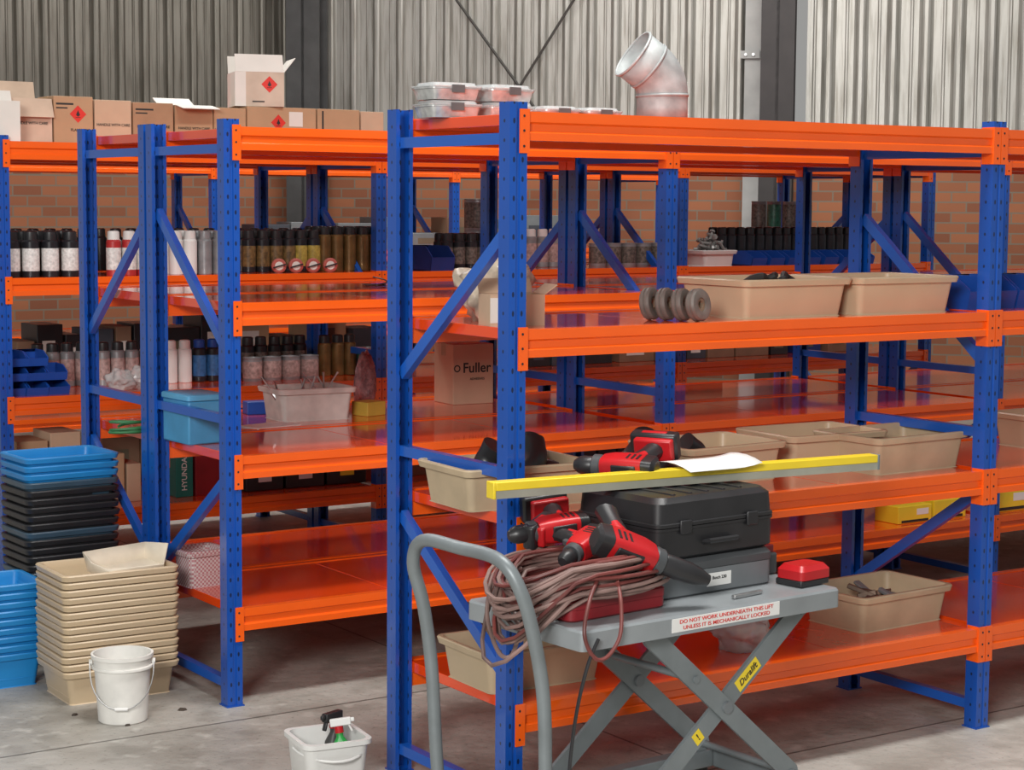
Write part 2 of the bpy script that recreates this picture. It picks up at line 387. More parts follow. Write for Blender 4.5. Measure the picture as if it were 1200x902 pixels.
def stack(n, loc, rz, mesh, pitch, lab, labtop, group, mats=None):
    for i in range(n):
        me = mats[i] if mats else mesh
        o = link('plastic_tub', me, None, (loc[0]+random.uniform(-.003,.003), loc[1]+random.uniform(-.003,.003), loc[2]+i*pitch), (0, 0, rz+rad(random.uniform(-.6,.6))))
        if i == n-1: tag(o, labtop, 'tub')
        else: tag(o, lab, 'tub', group)
def fl_at(px, fwd): v = CAM + _F*fwd + _R*((px-600)/FPX*fwd); return (v.x, v.y, 0)
p = fl_at(120, 6.38)
stack(14, p, rad(-1), TUBS, .0248, 'tan tub nested in the low stack on the floor behind the white bucket', 'topmost tan tub of the low floor stack, a cut tub lying in it', 'tan tubs nested on the floor')
mb = MB(); mb.loft([[Vector(q) for q in r] for r in (
    [(-.11,-.07,0),(.10,-.07,0),(.12,-.02,.0),(.12,.07,0),(-.11,.07,0),(-.12,0,0)],
    [(-.13,-.085,.045),(.09,-.085,.02),(.15,-.03,.07),(.135,.085,.05),(-.12,.085,.065),(-.14,0,.05)])], cap=False)
mb.bm.verts.ensure_lookup_table(); mb.bm.faces.new([mb.bm.verts[i] for i in range(6)])
o = mb.build('cut_tub', M('cream_plastic', (.66,.58,.46), .45), None, (p[0]+.06, p[1]-.03, 13*.0248+.095), (rad(6), rad(-4), rad(12)))
sm = o.modifiers.new('s', 'SOLIDIFY'); sm.thickness = .004
tag(o, 'broken cream plastic tub piece lying on top of the low tan stack', 'tub piece')
bk = tub_mb(.36, .27, .10).mesh('black_tub', BLK); bl = tub_mb(.36, .27, .10).mesh('blue_tub', LBLUE); gb = tub_mb(.36,.27,.10).mesh('grey_tub', M('slate_plastic', (.04,.075,.11), .35))
p2 = fl_at(66, 6.9)
stack(23, p2, rad(2), None, .0295, 'dark tub nested in the tall stack on the floor left of the second rack', 'topmost blue tub of the tall dark stack at the far left', 'dark tubs nested in the tall stack',
      mats=[gb]*9+[bk]*4+[gb, bk, bk, bk, bk, bk, gb]+[bl]*3)
for o in bpy.data.objects:
    if o.data is bl and 'group' in o: o['label'] = 'blue tub just under the top of the tall dark stack'; o['group'] = 'blue tubs high in the tall stack'
p3 = fl_at(-22, 6.48)
bl2 = tub_mb(.32, .27, .12).mesh('blue_tub', LBLUE)
stack(9, p3, 0, bl2, .03, 'bright blue tub in the short stack cut by the left edge of the photo', 'topmost bright blue tub of the short stack at the left edge', 'bright blue tubs at the left edge')
def bucket(label, loc, rt, rb, h, mat, rz=0):
    t = thing('bucket', label, 'bucket', loc, rz)
    MB().lathe([(rb-.004,0),(rb,.004),(rt-.006,h-.045),(rt+.003,h-.045),(rt+.003,h-.038),(rt-.004,h-.036),(rt-.003,h-.012),(rt+.004,h-.012),(rt+.004,h),(rt-.004,h),(rt-.009,h-.04),(rb-.004,.006)], 36).build('bucket_body', mat, t)
    hd = [Vector(((rt+.006)*math.cos(a), -.02-(rt-.015)*math.sin(a), h-.028-.135*math.sin(a)**.8)) for a in [PI*k/16 for k in range(17)]]
    MB().tube(hd, .0022, 6).build('wire_handle', STEEL, t); MB().cyl(hd[7], hd[9], .006, seg=10).build('grip', WHT, t)
    for s_ in (1,-1): MB().cyl((s_*(rt-.002),0,h-.03),(s_*(rt+.009),0,h-.03),.01,seg=10).build('handle_lug', mat, t)
bucket('scuffed white plastic bucket with wire handle on the floor before the tan tub stack', fl_at(137, 6.02), .095, .078, .22, M('bucket_plastic', (.72,.71,.67), .45, 0, .1, 12), rad(-25))
for (px, py, lb, s_) in ((214, 832, 'small dark scrap on the concrete right of the white bucket', .022), (150, 850, 'tiny brown chip on the concrete just below the white bucket', .012), (88, 838, 'small dark crumb on the concrete left of the white bucket', .012)):
    q = at(px, py, 0); mb = MB(); n = 7
    ring = [Vector((math.cos(2*PI*k/n)*s_*random.uniform(.6,1.1), math.sin(2*PI*k/n)*s_*random.uniform(.4,.8), 0)) for k in range(n)]
    mb.loft([ring, [r*.7+Vector((0,0,.006)) for r in ring]])
    tag(mb.build('debris_chip', M('brown_scrap', (.05,.035,.025), .8), None, (q.x, q.y, 0)), lb, 'debris')
q = fl_at(382, 5.28)
t = thing('handled_tub', 'square white plastic tub on the floor at the bottom, trigger bottles in it', 'tub', q, rad(-8))
mb = MB(); mb.rr([(.078,.078,.02,0),(.081,.081,.025,.004),(.094,.094,.03,.155),(.103,.103,.032,.155),(.103,.103,.032,.168),(.090,.090,.03,.168),(.087,.087,.028,.15),(.075,.075,.02,.007)],5)
mb.build('tub_body', WHT, t)
hd = [Vector((-.102*math.cos(a), -.0-.118*math.sin(a), .140-.02*math.sin(a))) for a in [PI*k/12 for k in range(13)]]
MB().tube(hd, .004, 6).build('tub_handle', WHT, t)
def trigger_bottle(label, loc, rz, head, body=GREENP, rot=None, s=1):
    t = thing('trigger_bottle', label, 'spray bottle', loc, rz, rot=rot); t.scale = (s, s, s)
    MB().rr([(.030,.02,.015,0),(.033,.023,.018,.01),(.033,.023,.018,.10),(.028,.02,.016,.13),(.012,.012,.011,.155),(.012,.012,.011,.17)],5).build('bottle_body', body, t)
    MB().box((0,-.0235,.06),(.045,.002,.06)).build('bottle_label', M('label_print', (.70,.55,.10), .5, 0, .6, 60), t)
    MB().cyl((0,0,.168),(0,0,.19),.015,seg=16).build('collar', RED, t)
    MB().box((-.008,0,.203),(.07,.022,.026)).box((-.035,0,.19),(.008,.014,.05),(0,.35,0)).box((-.048,0,.206),(.014,.012,.014)).build('trigger_head', head, t, bevel=.003)
trigger_bottle('green trigger spray bottle with yellow label leaning in the right corner of the white tub', (q[0]+.038, q[1]-.040, .03), 0, WHT, rot=(rad(8), rad(8), rad(150)), s=.85)
trigger_bottle('trigger bottle with a large black head standing inside the white floor tub', (q[0]+.040, q[1]+.035, .008), rad(20), BLK, M('dark_bottle', (.05,.05,.05)), s=.98)

# ------------------------------------------------------------------ cartons
def carton(label, loc, w, d, h, rz=0, mat=CARD, flaps=None, diamond=None, txt=None, tape=True, name='carton', dh=.07, tcol=INK, flapmat=None, faces=None):
    t = thing(name, label, 'box', loc, rz)
    if flaps:
        mb = MB(); e = .003
        mb.box2(-w/2,w/2,-d/2,-d/2+e,0,h); mb.box2(-w/2,w/2,d/2-e,d/2,0,h); mb.box2(-w/2,-w/2+e,-d/2+e,d/2-e,0,h); mb.box2(w/2-e,w/2,-d/2+e,d/2-e,0,h); mb.box2(-w/2+e,w/2-e,-d/2+e,d/2-e,0,e)
        mb.build('carton_body', mat, t, smooth=False)
        for fx, fy, ang in flaps:
            ln = d/2; n = Vector((fx, fy, 0)); hinge = Vector((fx*w/2, fy*d/2, h)); wd = d if fx else w
            dirv = n*math.cos(ang)+Vector((0,0,1))*math.sin(ang)
            sd = Vector((0,1,0)) if fx else Vector((1,0,0))
            fl_ = min(ln, .085); mb = MB(); nn = dirv.cross(sd).normalized()*.0015
            a = hinge-sd*wd/2*.98; b = hinge+sd*wd/2*.98
            mb.loft([[a-nn,b-nn,b+nn,a+nn],[a-nn+dirv*fl_,b-nn+dirv*fl_,b+nn+dirv*fl_,a+nn+dirv*fl_]]); mb.build('flap', flapmat or mat, t, smooth=False)
    else:
        MB().box2(-w/2,w/2,-d/2,d/2,0,h).build('carton_body', mat, t, bevel=.003, smooth=False)
        if tape: MB().box2(-w/2-.0006,w/2+.0006,-.02,.02,h-.05,h+.0008).build('tape', M('brown_tape', (.38,.24,.12), .25), t, smooth=False)
    if faces:
        for fm, side, u0, u1, v0, v1 in faces:
            mb = MB()
            if side == 'f': mb.box2(-w/2+u0*w, -w/2+u1*w, -d/2-.0006, -d/2-.0001, v0*h, v1*h)
            else: mb.box2(-w/2-.0006, -w/2-.0001, -d/2+u0*d, -d/2+u1*d, v0*h, v1*h)
            mb.build('printed_panel', fm, t, smooth=False)
    if diamond:
        for fx, fy, cx, cz in diamond:
            R = Euler((0, 0, 0 if fy else -PI/2)).to_matrix(); s_ = dh/2
            def P(u, v, o):
                q = R @ Vector((u, -o, v)); base = Vector((cx, -d/2, cz)) if fy else Vector((-w/2, cx, cz)); return base+q
            mb = MB(); mb.quad([P(-s_,0,.001),P(0,-s_,.001),P(s_,0,.001),P(0,s_,.001)]); mb.mi = 1
            mb.quad([P(-s_*.25,-s_*.1,.0016),P(0,-s_*.3,.0016),P(s_*.25,-s_*.1,.0016),P(0,s_*.45,.0016)]); mb.quad([P(-s_*.3,-s_*.42,.0016),P(s_*.3,-s_*.42,.0016),P(s_*.3,-s_*.36,.0016),P(-s_*.3,-s_*.36,.0016)])
            mb.build('hazard_label', [REDINK, INK], t, smooth=False)
    if txt:
        for body, size, cx, cz in txt: text(body, size, tcol, t, (cx, -d/2-.0012, cz))
    return t
def bp(px0, px1, row, lv, dy, d):
    a = pos(row, lv, px0, dy-d/2); b = pos(row, lv, px1, dy-d/2); return ((a.x+b.x)/2, ROW[row][1]+dy, a.z), b.x-a.x-.004
FR = [(INK,'f',.06,.5,.82,.86),(INK,'f',.06,.35,.74,.77)]
SPECS = [
 (10, 62, .20, .19, M('pinkish_card', (.54,.40,.30), .8), [(0,1,1.3),(0,-1,-1.2)], None, 'pale open carton with raised flaps at the left end of the carton row', [(INK,'f',.2,.8,.8,.84),(INK,'f',.2,.7,.7,.73)]),
 (63, 110, .20, .205, CARD, None, [(0,1,.02,.13)], 'brown carton with a red diamond label, second from the left of the row', FR),
 (111, 155, .20, .195, CARD2, None, None, 'plain brown carton just right of the diamond marked one at the left', None),
 (156, 204, .20, .19, M('dark_card', (.36,.21,.12), .8), None, None, 'brown carton directly left of the one with a white open lid', FR),
 (205, 250, .18, .185, CARD, [(0,-1,-.2),(0,1,.5)], None, 'low brown carton with a white open lid in the carton row', None),
 (251, 289, .20, .18, CARD, None, None, 'brown carton half hidden beneath the raised white carton', None),
 (290, 371, .22, .19, CARD, None, [(0,1,-.02,.12)], 'wide brown carton with a red diamond label under the raised white carton', [(CARDW,'f',.60,.8,.55,.9)]),
 (372, 422, .22, .19, CARD, None, None, 'brown carton right of the wide diamond marked one, partly behind the near rack', [(INK,'f',.1,.14,.2,.95)]),
 (423, 450, .22, .185, CARD2, None, None, 'last narrow brown carton of the row, against the nearest blue post', None)]
for px0, px1, dd, hh, mt, fl_, dm, lb, fc in SPECS:
    loc, w = bp(px0, px1, 'C', 4, .25, dd)
    carton(lb, loc, w, dd, hh, 0, mt, fl_, dm, txt=[('HANDLE WITH CARE', .016, 0, hh*.45)] if not dm else [('FLAMMABLE', .016, .03, hh*.3)], dh=.075, faces=fc, flapmat=CARDW if 'white open lid' in lb else None)
loc, w = bp(277, 345, 'C', 4, .25, .20)
carton('white raised carton with open flaps and red diamond label, atop the carton row', (loc[0], loc[1], LV[4]-.003+.1915), .225, .21, .155, rad(-16), M('mixed_card', (.54,.43,.34), .8), [(0,1,1.35),(1,0,.9),(0,-1,1.9)], [(0,1,.045,.10)], dh=.075, flapmat=CARDW, faces=[(CARDW,'s',0,1,0,1),(CARDW,'f',0,.22,0,1),(INK,'f',.35,.6,.12,.16)])
loc, w = bp(2, 22, 'C', 4, .06, .1)
carton('small white carton in front of the pale open one at the left edge', loc, w+.02, .10, .17, 0, CARDW, [(0,1,1.2)], None)
loc, w = bp(531, 585, 'B2', 2, .42, .20)
ct = carton('upright brown carton printed Fuller on the middle shelf behind the nearest post', loc, .19, .17, .25, rad(-4), CARD2, None, None, [('ADHESIVES', .014, .018, .105)])
text('Fuller', .058, INK, ct, (.016, -.0862, .150), bold=.014)
MB().lathe([(.010,0),(.015,0),(.015,.0008),(.010,.0008)], 24, (-.076,-.0852,.150), Euler((PI/2,0,0)).to_matrix(), closed=True).build('round_emblem', INK, ct)
def crumple(name, label, cat, loc, size, mat, seed, rz=0, amp=.25, sub=4, group=None):
    bm_ = bmesh.new(); bmesh.ops.create_icosphere(bm_, subdivisions=sub, radius=1)
    for v in bm_.verts:
        n = noise.noise(v.co*1.6+Vector((seed, 0, 0))) + .55*noise.noise(v.co*4+Vector((0, seed, 0))) + .3*abs(noise.noise(v.co*9+Vector((seed, seed, 0))))
        v.co *= 1+amp*n
        v.co.x = max(-1.02, min(1.02, v.co.x)); v.co.y = max(-1.02, min(1.02, v.co.y)); v.co.z = max(-.82, v.co.z)
        v.co = Vector((v.co.x*size[0]/2, v.co.y*size[1]/2, (v.co.z+.82)*size[2]/1.9))
    me = bpy.data.meshes.new(name); bm_.to_mesh(me); bm_.free(); me.materials.append(mat); me.shade_smooth()
    return tag(link(name, me, None, loc, (0, 0, rz)), label, cat, group)
BAGP = M('cloudy_bag', (.52,.44,.34), .25, 0, .45, 22, bump=.8, bscale=14)
crumple('plastic_bag', 'bulging cloudy plastic bag with brown paper on the upper shelf behind the near post', 'bag', (.20, .38, LV[3]-.003), (.22,.20,.19), BAGP, 3, amp=.45)
carton('open brown and white packet before the cloudy plastic bag on the upper shelf', (.125, .19, LV[3]-.003), .16, .09, .085, rad(-12), CARD2, [(0,1,1.1),(1,0,.6)], None, tape=False, faces=[(CARDW,'f',.0,.45,.1,.9)])
for px0, px1, lb, hh in ((1052, 1092, 'yellow tool carton left of its pair on the low shelf beside the right post', .075), (1094, 1132, 'yellow tool carton right of its pair on the low shelf beside the right post', .085), (1166, 1204, 'yellow tool carton right of the nearest rack\'s right post', .10)):
    loc, w = bp(px0, px1, 'B', 1, .12, .14); carton(lb, loc, w, .14, hh, 0, YEL, None, None, None, tape=False, faces=[(INK,'f',.1,.9,.06,.2),(PAPER,'f',.55,.9,.45,.8)])
for px0, px1, hh, mt, lb in ((20, 58, .30, CARD, 'brown carton low on the far rack behind the tall dark tub stack, left one'), (60, 96, .33, CARD2, 'pale brown carton low on the far rack, right behind the tall dark tub stack'), (129, 147, .22, CARD, 'narrow brown carton on the low far shelf between two left posts'), (149, 166, .17, CARD2, 'short brown carton on the low far shelf just left of the double post'), (206, 227, .22, TEAL, 'tall teal box on the low far shelf'), (229, 258, .20, REDD, 'dark red box beside the teal one on the low far shelf')):
    loc, w = bp(px0, px1, 'C', 1, .25, .22); ct = carton(lb, loc, w, .22, hh, 0, mt, tape=False)
    if mt is TEAL: text('HYUNDAI', .036, PAPER, ct, (0,-.111,.11), rot=(PI/2,-PI/2,0), bold=.01)
for px0, px1, lb in ((288, 333, 'black case with small label, left of three on the low far shelf'), (335, 381, 'black case with small label, middle of three on the low far shelf'), (383, 430, 'black case with small label, right of three on the low far shelf')):
    loc, w = bp(px0, px1, 'C', 1, .22, .2); t = thing('tool_case', lb, 'case', loc, 0)
    MB().box2(-w/2,w/2,-.1,.1,0,.105).build('case_body', BLK, t, bevel=.006); MB().box((0,-.101,.06),(w*.35,.002,.035)).build('case_label', YEL if px0 == 383 else PAPER, t)
    MB().tube([(-.03,-.1,.09),(-.03,-.115,.092),(.03,-.115,.092),(.03,-.1,.09)], .004, 6).build('handle', BLK, t)
loc = pos('B',1,234,.44)
CHK = bpy.data.materials.new('pink_white_weave'); CHK.use_nodes = True
nt = CHK.node_tree; tc = nt.nodes.new('ShaderNodeTexCoord'); ck = nt.nodes.new('ShaderNodeTexChecker'); ck.inputs['Scale'].default_value = 130
ck.inputs['Color1'].default_value = (.62,.56,.55,1); ck.inputs['Color2'].default_value = (.45,.20,.22,1)
nt.links.new(tc.outputs['Object'], ck.inputs['Vector']); nt.links.new(ck.outputs['Color'], nt.nodes['Principled BSDF'].inputs['Base Color'])
tag(link('woven_basket', tub_mb(.17,.16,.13,.008).mesh('basket', CHK), None, loc, (0,0,rad(4))), 'pale pink and white woven basket on the bottom shelf beside the second rack\'s near post', 'basket')

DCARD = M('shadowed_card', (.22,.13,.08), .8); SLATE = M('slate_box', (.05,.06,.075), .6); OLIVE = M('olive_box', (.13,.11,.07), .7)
def clutter(row, lv, x0, x1, dy, hs, mats, where, seed, dd=.22):
    rnd = random.Random(seed); px = x0
    while px < x1:
        w_ = rnd.uniform(18, 46); mt = rnd.choice(mats); hh = rnd.uniform(*hs)
        loc, w = bp(px, min(px+w_, x1), row, lv, dy, dd)
        if w < .05: break
        t = thing('stock_box', 'dark stock box in the row '+where, 'box', loc, 0, 'stock boxes '+where)
        MB().box2(-w/2,w/2,-dd/2,dd/2,0,hh).build('box_body', mt, t, bevel=.003, smooth=False)
        MB().box2(-w*.3,w*.2,-dd/2-.0008,-dd/2-.0001,hh*.35,hh*.7).build('box_label', rnd.choice((CARDW, OLIVE, SLATE)), t, smooth=False)
        px += w_+rnd.choice((1, 2, 8))
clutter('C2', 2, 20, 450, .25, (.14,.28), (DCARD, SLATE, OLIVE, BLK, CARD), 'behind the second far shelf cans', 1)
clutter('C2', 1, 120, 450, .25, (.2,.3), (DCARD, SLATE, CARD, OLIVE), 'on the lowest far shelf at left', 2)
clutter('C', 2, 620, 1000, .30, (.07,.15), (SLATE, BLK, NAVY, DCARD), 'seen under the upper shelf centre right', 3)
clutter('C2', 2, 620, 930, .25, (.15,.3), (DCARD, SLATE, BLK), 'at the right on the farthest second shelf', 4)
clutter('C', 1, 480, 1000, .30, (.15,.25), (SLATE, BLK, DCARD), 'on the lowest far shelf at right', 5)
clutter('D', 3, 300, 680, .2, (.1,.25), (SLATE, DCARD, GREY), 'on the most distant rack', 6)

# ------------------------------------------------------------------ cans, tins, jars
def can_proto(body, cap, lab=None, r=.032, h=.15, name='spray_can', label='', group=None, loc=(0,0,0), cat='can'):
    t = thing(name, label, cat, loc, 0, group)
    MB().lathe([(r*.94,0),(r,.003),(r,h),(r*.92,h+.004),(r*.7,h+.014),(r*.42,h+.018)],18).build('can_body', body, t)
    MB().lathe([(r*.82,h+.003),(r*.84,h+.006),(r*.80,h+.042),(r*.6,h+.046)],16).build('cap', cap, t)
    if lab: MB().lathe([(r*1.015,h*.18),(r*1.02,h*.2),(r*1.02,h*.8),(r*1.015,h*.82)],18).build('can_label', lab, t)
    return t
GREYC = M('grey_tin', (.26,.27,.28), .35, .3, .2, 20); BLKT = M('black_tin', (.022,.022,.026), .3, .3, .3, 20)
LABW = M('white_label', (.64,.64,.62), .5, 0, .25, 80); LABD = M('print_label', (.12,.10,.085), .5, 0, .7, 70); LABG = M('amber_label', (.14,.085,.03), .45, 0, .6, 60)
REDC = M('red_tin', (.42,.03,.03), .35); GRNL = M('green_label', (.04,.18,.12), .4, 0, .5, 50); PNK = M('faded_label', (.38,.27,.25), .5, 0, .4, 60); BLUL = M('blue_label', (.03,.12,.30), .4, 0, .4, 50); YLL = M('yellow_label', (.40,.30,.06), .4, 0, .4, 50)
protos = {}
def cans(kind, row, lv, px0, px1, dy, label, group, step=.069, r=.032, h=.15, rows=1, dz=0, name='spray_can', cat='can'):
    body, cap, lab = kind
    x0 = pos(row, lv, px0, dy).x; x1 = pos(row, lv, px1, dy).x; n = max(1, int((x1-x0)/step)+1)
    for j in range(rows):
        for i in range(n):
            loc = (x0+i*step+random.uniform(-.002,.002), ROW[row][1]+dy+j*(2*r+.010)+random.uniform(-.003,.003), LV[lv]-.003+dz)
            k = (kind, r, h)
            if k not in protos: protos[k] = can_proto(body, cap, lab, r, h, name, label, group, loc, cat); continue
            dup(protos[k], loc, random.uniform(0,6), label, group)
K_w = (WHT, BLK, LABW); K_g = (BLKT, BLK, LABG); K_d = (BLKT, BLK, LABD); K_r = (REDC, WHT, LABW); K_gr = (GREYC, GREYC, None); K_gold = (GOLD, BLK, None); K_p = (GREYC, BLK, PNK); K_dd = (BLKT, BLK, None)
K_ww = (WHT, WHT, None); K_b = (BLKT, BLUEP, BLUL); K_y = (BLKT, BLK, YLL); K_bare = (GREYC, WHT, PNK)
def small_tins(row, lv, px0, px1, dy, r, h, lab, label, group, step):
    x0 = pos(row, lv, px0, dy).x; x1 = pos(row, lv, px1, dy).x; n = int((x1-x0)/step)+1
    for i in range(n): tin(label, (x0+i*step, ROW[row][1]+dy, LV[lv]-.003), r, h, lab, group)
def tin(label, loc, r, h, lab, group=None):
    t = thing('paint_tin', label, 'tin', loc, random.uniform(0,6), group)
    MB().lathe([(r*.97,0),(r,.004),(r,h-.006),(r*1.03,h-.004),(r*1.03,h),(r*.9,h),(r*.88,h-.006)],24).build('tin_body', GREYC, t)
    MB().lathe([(r*1.005,.015),(r*1.012,.017),(r*1.012,h-.02),(r*1.005,h-.018)],24).build('tin_label', lab, t); return t
cans((BLKT, BLK, LABW), 'C', 3, 14, 90, .10, 'white labelled spray can with black cap in the far left row', 'white labelled cans at the far left', step=.085, r=.036)
cans(K_d, 'C', 3, 8, 95, .20, 'dark spray can behind the white labelled row at the far left', 'dark cans behind the white labelled row', rows=2)
cans(K_r, 'C', 3, 134, 170, .10, 'red spray can with white cap, left of the grey cans', 'red cans with white caps', step=.068)
cans(K_ww, 'C', 3, 206, 236, .12, 'plain white spray can right of the red ones', 'plain white cans', step=.07, rows=2)
cans(K_gr, 'C', 3, 240, 264, .12, 'plain grey spray can right of the plain white ones', 'plain grey cans', step=.07, rows=2)
cans(K_w, 'C', 3, 134, 185, .20, 'white spray can with black cap behind the red cans', 'white cans behind the red ones')
cans(K_g, 'C', 3, 292, 340, .24, 'dark spray can with amber label in the long far row left of the diagonal brace', 'amber labelled dark cans', rows=3)
cans(K_y, 'C', 3, 352, 374, .24, 'black spray can with yellow label among the amber cans', 'yellow labelled cans', rows=2)
cans(K_gold, 'C', 3, 380, 452, .24, 'amber and black spray can in the long far row right of the diagonal brace', 'amber and black cans', rows=3, h=.165)
cans(K_d, 'C', 3, 524, 590, .30, 'black spray can seen above the second rack shelf behind the near diagonal brace', 'black cans behind the near brace', rows=2, h=.13)
cans(K_bare, 'C', 3, 622, 655, .30, 'pale can in the gap just right of the nearest left post', 'pale cans in the centre gap')
small_tins('C', 3, 700, 785, .32, .045, .12, LABD, 'small dark labelled tin in the gap right of centre', 'small dark tins right of centre', .10)
cans(K_dd, 'C', 3, 845, 1000, .36, 'plain black can in the far row above the blue bins at right', 'black cans above the blue bins', rows=2, h=.155, step=.067)
cans(K_ww, 'C', 2, 200, 226, .30, 'white can on the second far shelf behind the blue crate', 'white cans behind the blue crate')
cans(K_b, 'C', 2, 234, 262, .30, 'blue capped can on the second far shelf behind the blue crate', 'blue capped cans behind the blue crate')
cans(K_p, 'C', 2, 104, 178, .34, 'pale labelled can on the second far shelf between the two left posts', 'pale labelled cans between the left posts')
small_tins('C', 2, 296, 372, .20, .045, .11, PNK, 'small faded tin on the second far shelf above the white tool tub', 'small faded tins above the tool tub', .098)
cans(K_d, 'C', 2, 290, 366, .34, 'dark can on the second far shelf above the white tool tub', 'dark cans above the white tool tub')
cans(K_gold, 'C', 2, 380, 420, .28, 'amber can on the second far shelf left of the near post', 'amber cans left of the near post')
small_tins('C', 2, 430, 450, .26, .05, .13, GRNL, 'green labelled tin on the second far shelf left of the near post', 'green tins left of the near post', .11)
cans(K_p, 'C', 2, 44, 98, .38, 'pale labelled can on the second far shelf right of the blue bins', 'pale cans right of the blue bins')
cans(K_dd, 'C2', 3, 20, 450, .12, 'plain black can at the back of the far upper shelf, left half', 'black cans at the back left', step=.08)
q = pos('C2', 3, 560, .29); tin('paint tin under the dark labelled one behind the near brace', q, .075, .175, LABD); tin('dark labelled paint tin high behind the near diagonal brace', q+Vector((0,0,.176)), .075, .17, LABD)
UPL = ('black upper paint tin at the left end of the four stacked ones', 'green labelled upper paint tin, left one of two green', 'black upper paint tin between the two green labelled ones', 'green labelled upper paint tin at the right end of four')
for i, (px, lab) in enumerate(((886, LABD), (904, GRNL), (922, LABD), (940, GRNL))):
    q = pos('C2', 3, px+2, .29 if i % 2 else .17)
    tin('lower layer paint tin hidden under the stacked tins at far right', q, .042, .18, lab, 'lower paint tins'); tin(UPL[i], q+Vector((0,0,.181)), .042, .165, lab)
mb = MB(); mb.lathe([(.03,0),(.034,.004),(.034,.02),(.028,.024)],24, R=Euler((PI/2,0,0)).to_matrix()); JB = mb.mesh('ring', M('pale_red', (.42,.10,.08), .4))
for i, px in enumerate((326, 346, 366, 386)):
    q = pos('C', 3, px, .10, .034); t = thing('red_hose_clip', 'red ring clip with pale centre lying before the amber cans, %s from the left' % ('first','second','third','fourth')[i], 'ring clip', q, rad(-15))
    link('ring', JB, t); MB().lathe([(.02,-.0045+.0),(.02,.0)],16,(0,-.0245,0),Euler((PI/2,0,0)).to_matrix()).build('centre_disc', CARDW, t)
    MB().bar((-.03,-.032,-.008),(.03,-.032,.008),.003,.006).build('clip_bar', BLK, t)

# ------------------------------------------------------------------ bins
def bin_mesh(w, d, h, mat):
    mb = MB(); e = .004
    mb.prism([(-d/2,0),(d/2,0),(d/2,h),(d/2-e,h),(d/2-e,e),(-d/2+e,e),(-d/2-.01+e,h*.55),(-d/2-.014,h*.55)], 'x', -w/2, w/2)
    for s_ in (-1,1):
        mb.prism([(-d/2,0),(d/2,0),(d/2,h),(-d/2+.05,h),(-d/2-.01,h*.6)], 'x', s_*w/2-(e if s_ > 0 else 0), s_*w/2+(0 if s_ > 0 else e))
    mb.box2(-w/2-.004,w/2+.004,d/2-.004,d/2+.003,h-.012,h)
    return mb.mesh('bin', mat)
BM_ = bin_mesh(.10,.24,.075,BLUEP)
for i in range(7):
    q = pos('C', 3, 872+i*21, .15); tag(link('parts_bin', BM_, None, q), 'blue open fronted parts bin in the row on the far right upper shelf', 'bin', 'blue parts bins at far right')
q = pos('C', 3, 503, .15); tag(link('parts_bin', bin_mesh(.13,.24,.12,NAVY), None, q), 'dark blue parts bin just right of the nearest far post, under the brace', 'bin')
BB = bin_mesh(.105,.20,.105,BLUEP)
for X in (1.905, 2.02, 2.135, 2.25): tag(link('parts_bin', BB, None, (X, .24, LV[3]-.003)), 'blue open fronted bin in the row beside the right post on the upper shelf', 'bin', 'blue bins by the right post')
SB = bin_mesh(.095,.16,.062,BLUEP)
for j in range(3):
    for i in range(3 if j < 2 else 2):
        q = pos('C', 2, 14+i*23, .14); tag(link('parts_bin', SB, None, (q.x+random.uniform(-.004,.004), q.y+random.uniform(-.01,.01), q.z+j*.0625), (0,0,rad(random.uniform(-4,4)))), 'small blue parts bin stacked on the second far shelf at the left edge', 'bin', 'small blue bins at the left edge')
tag(link('plastic_tub', TUBM, None, pos('A',2,1240,.32)), 'tan tub on the middle shelf right of the right post', 'tub')
q = pos('B', 2, 228, .44)
LBX = M('dusty_blue', (.06,.27,.50), .5)
t = thing('blue_crate', 'light blue lidded plastic box on the shelf between the left posts', 'crate', q, rad(3))
MB().box2(-.072,.072,-.098,.098,0,.150).build('crate_body', LBX, t, bevel=.006); MB().rr([(.076,.102,.012,.1505),(.078,.104,.012,.153),(.078,.104,.012,.168),(.074,.10,.012,.171)]).build('lid', M('pale_blue_lid', (.09,.33,.55), .4), t)
q = pos('B2', 2, 360, .22)
tag(link('tool_tub', tub_mb(.33,.24,.125,.016).mesh('tool_tub', DIRTW), None, q, (0,0,rad(-4))), 'dirty white plastic tub full of hand tools on the second rack middle shelf', 'tub')
def hand_tool(label, p0, p1, hm, group=None):
    p0 = Vector(p0); p1 = Vector(p1); d = p1-p0; t = thing('hand_tool', label, 'tool', p0, 0, group)
    MB().tube([(0,0,0), d*.1, d*.45, d*.5], [.007,.009,.009,.006], 8).build('handle', hm, t)
    MB().tube([d*.5, d*.9, d], [.0035,.0035,.005], 6).build('shank', STEEL, t)
for i in range(9):
    a = random.uniform(-.7,.7); x = q.x-.12+i*.03
    hand_tool('small hand tool sticking out of the dirty white tool tub', (x, q.y+random.uniform(-.05,.05), q.z+.05), (x+.12*math.sin(a)*1.2, q.y+random.uniform(-.06,.06), q.z+.15+random.uniform(0,.03)), random.choice((BLK, RED, BLK, STEEL)), 'tools in the white tub')
q = pos('B2', 2, 316, .05); tag(MB().box2(-.10,.10,-.06,.06,0,.006).build('paper_pad', PAPER, None, q, (0,0,rad(10))), 'thin white paper pad lying flat left of the dirty white tool tub', 'paper')
q = pos('B2', 2, 432, .20); carton('small yellow and brown packet right of the dirty white tool tub', q, .10, .09, .055, rad(15), M('ochre_card', (.50,.34,.05), .6), tape=False)
q = pos('B2', 2, 300, .46); carton('small blue packet behind the left of the dirty white tool tub', q, .09, .07, .05, rad(-10), BLUEP, tape=False)
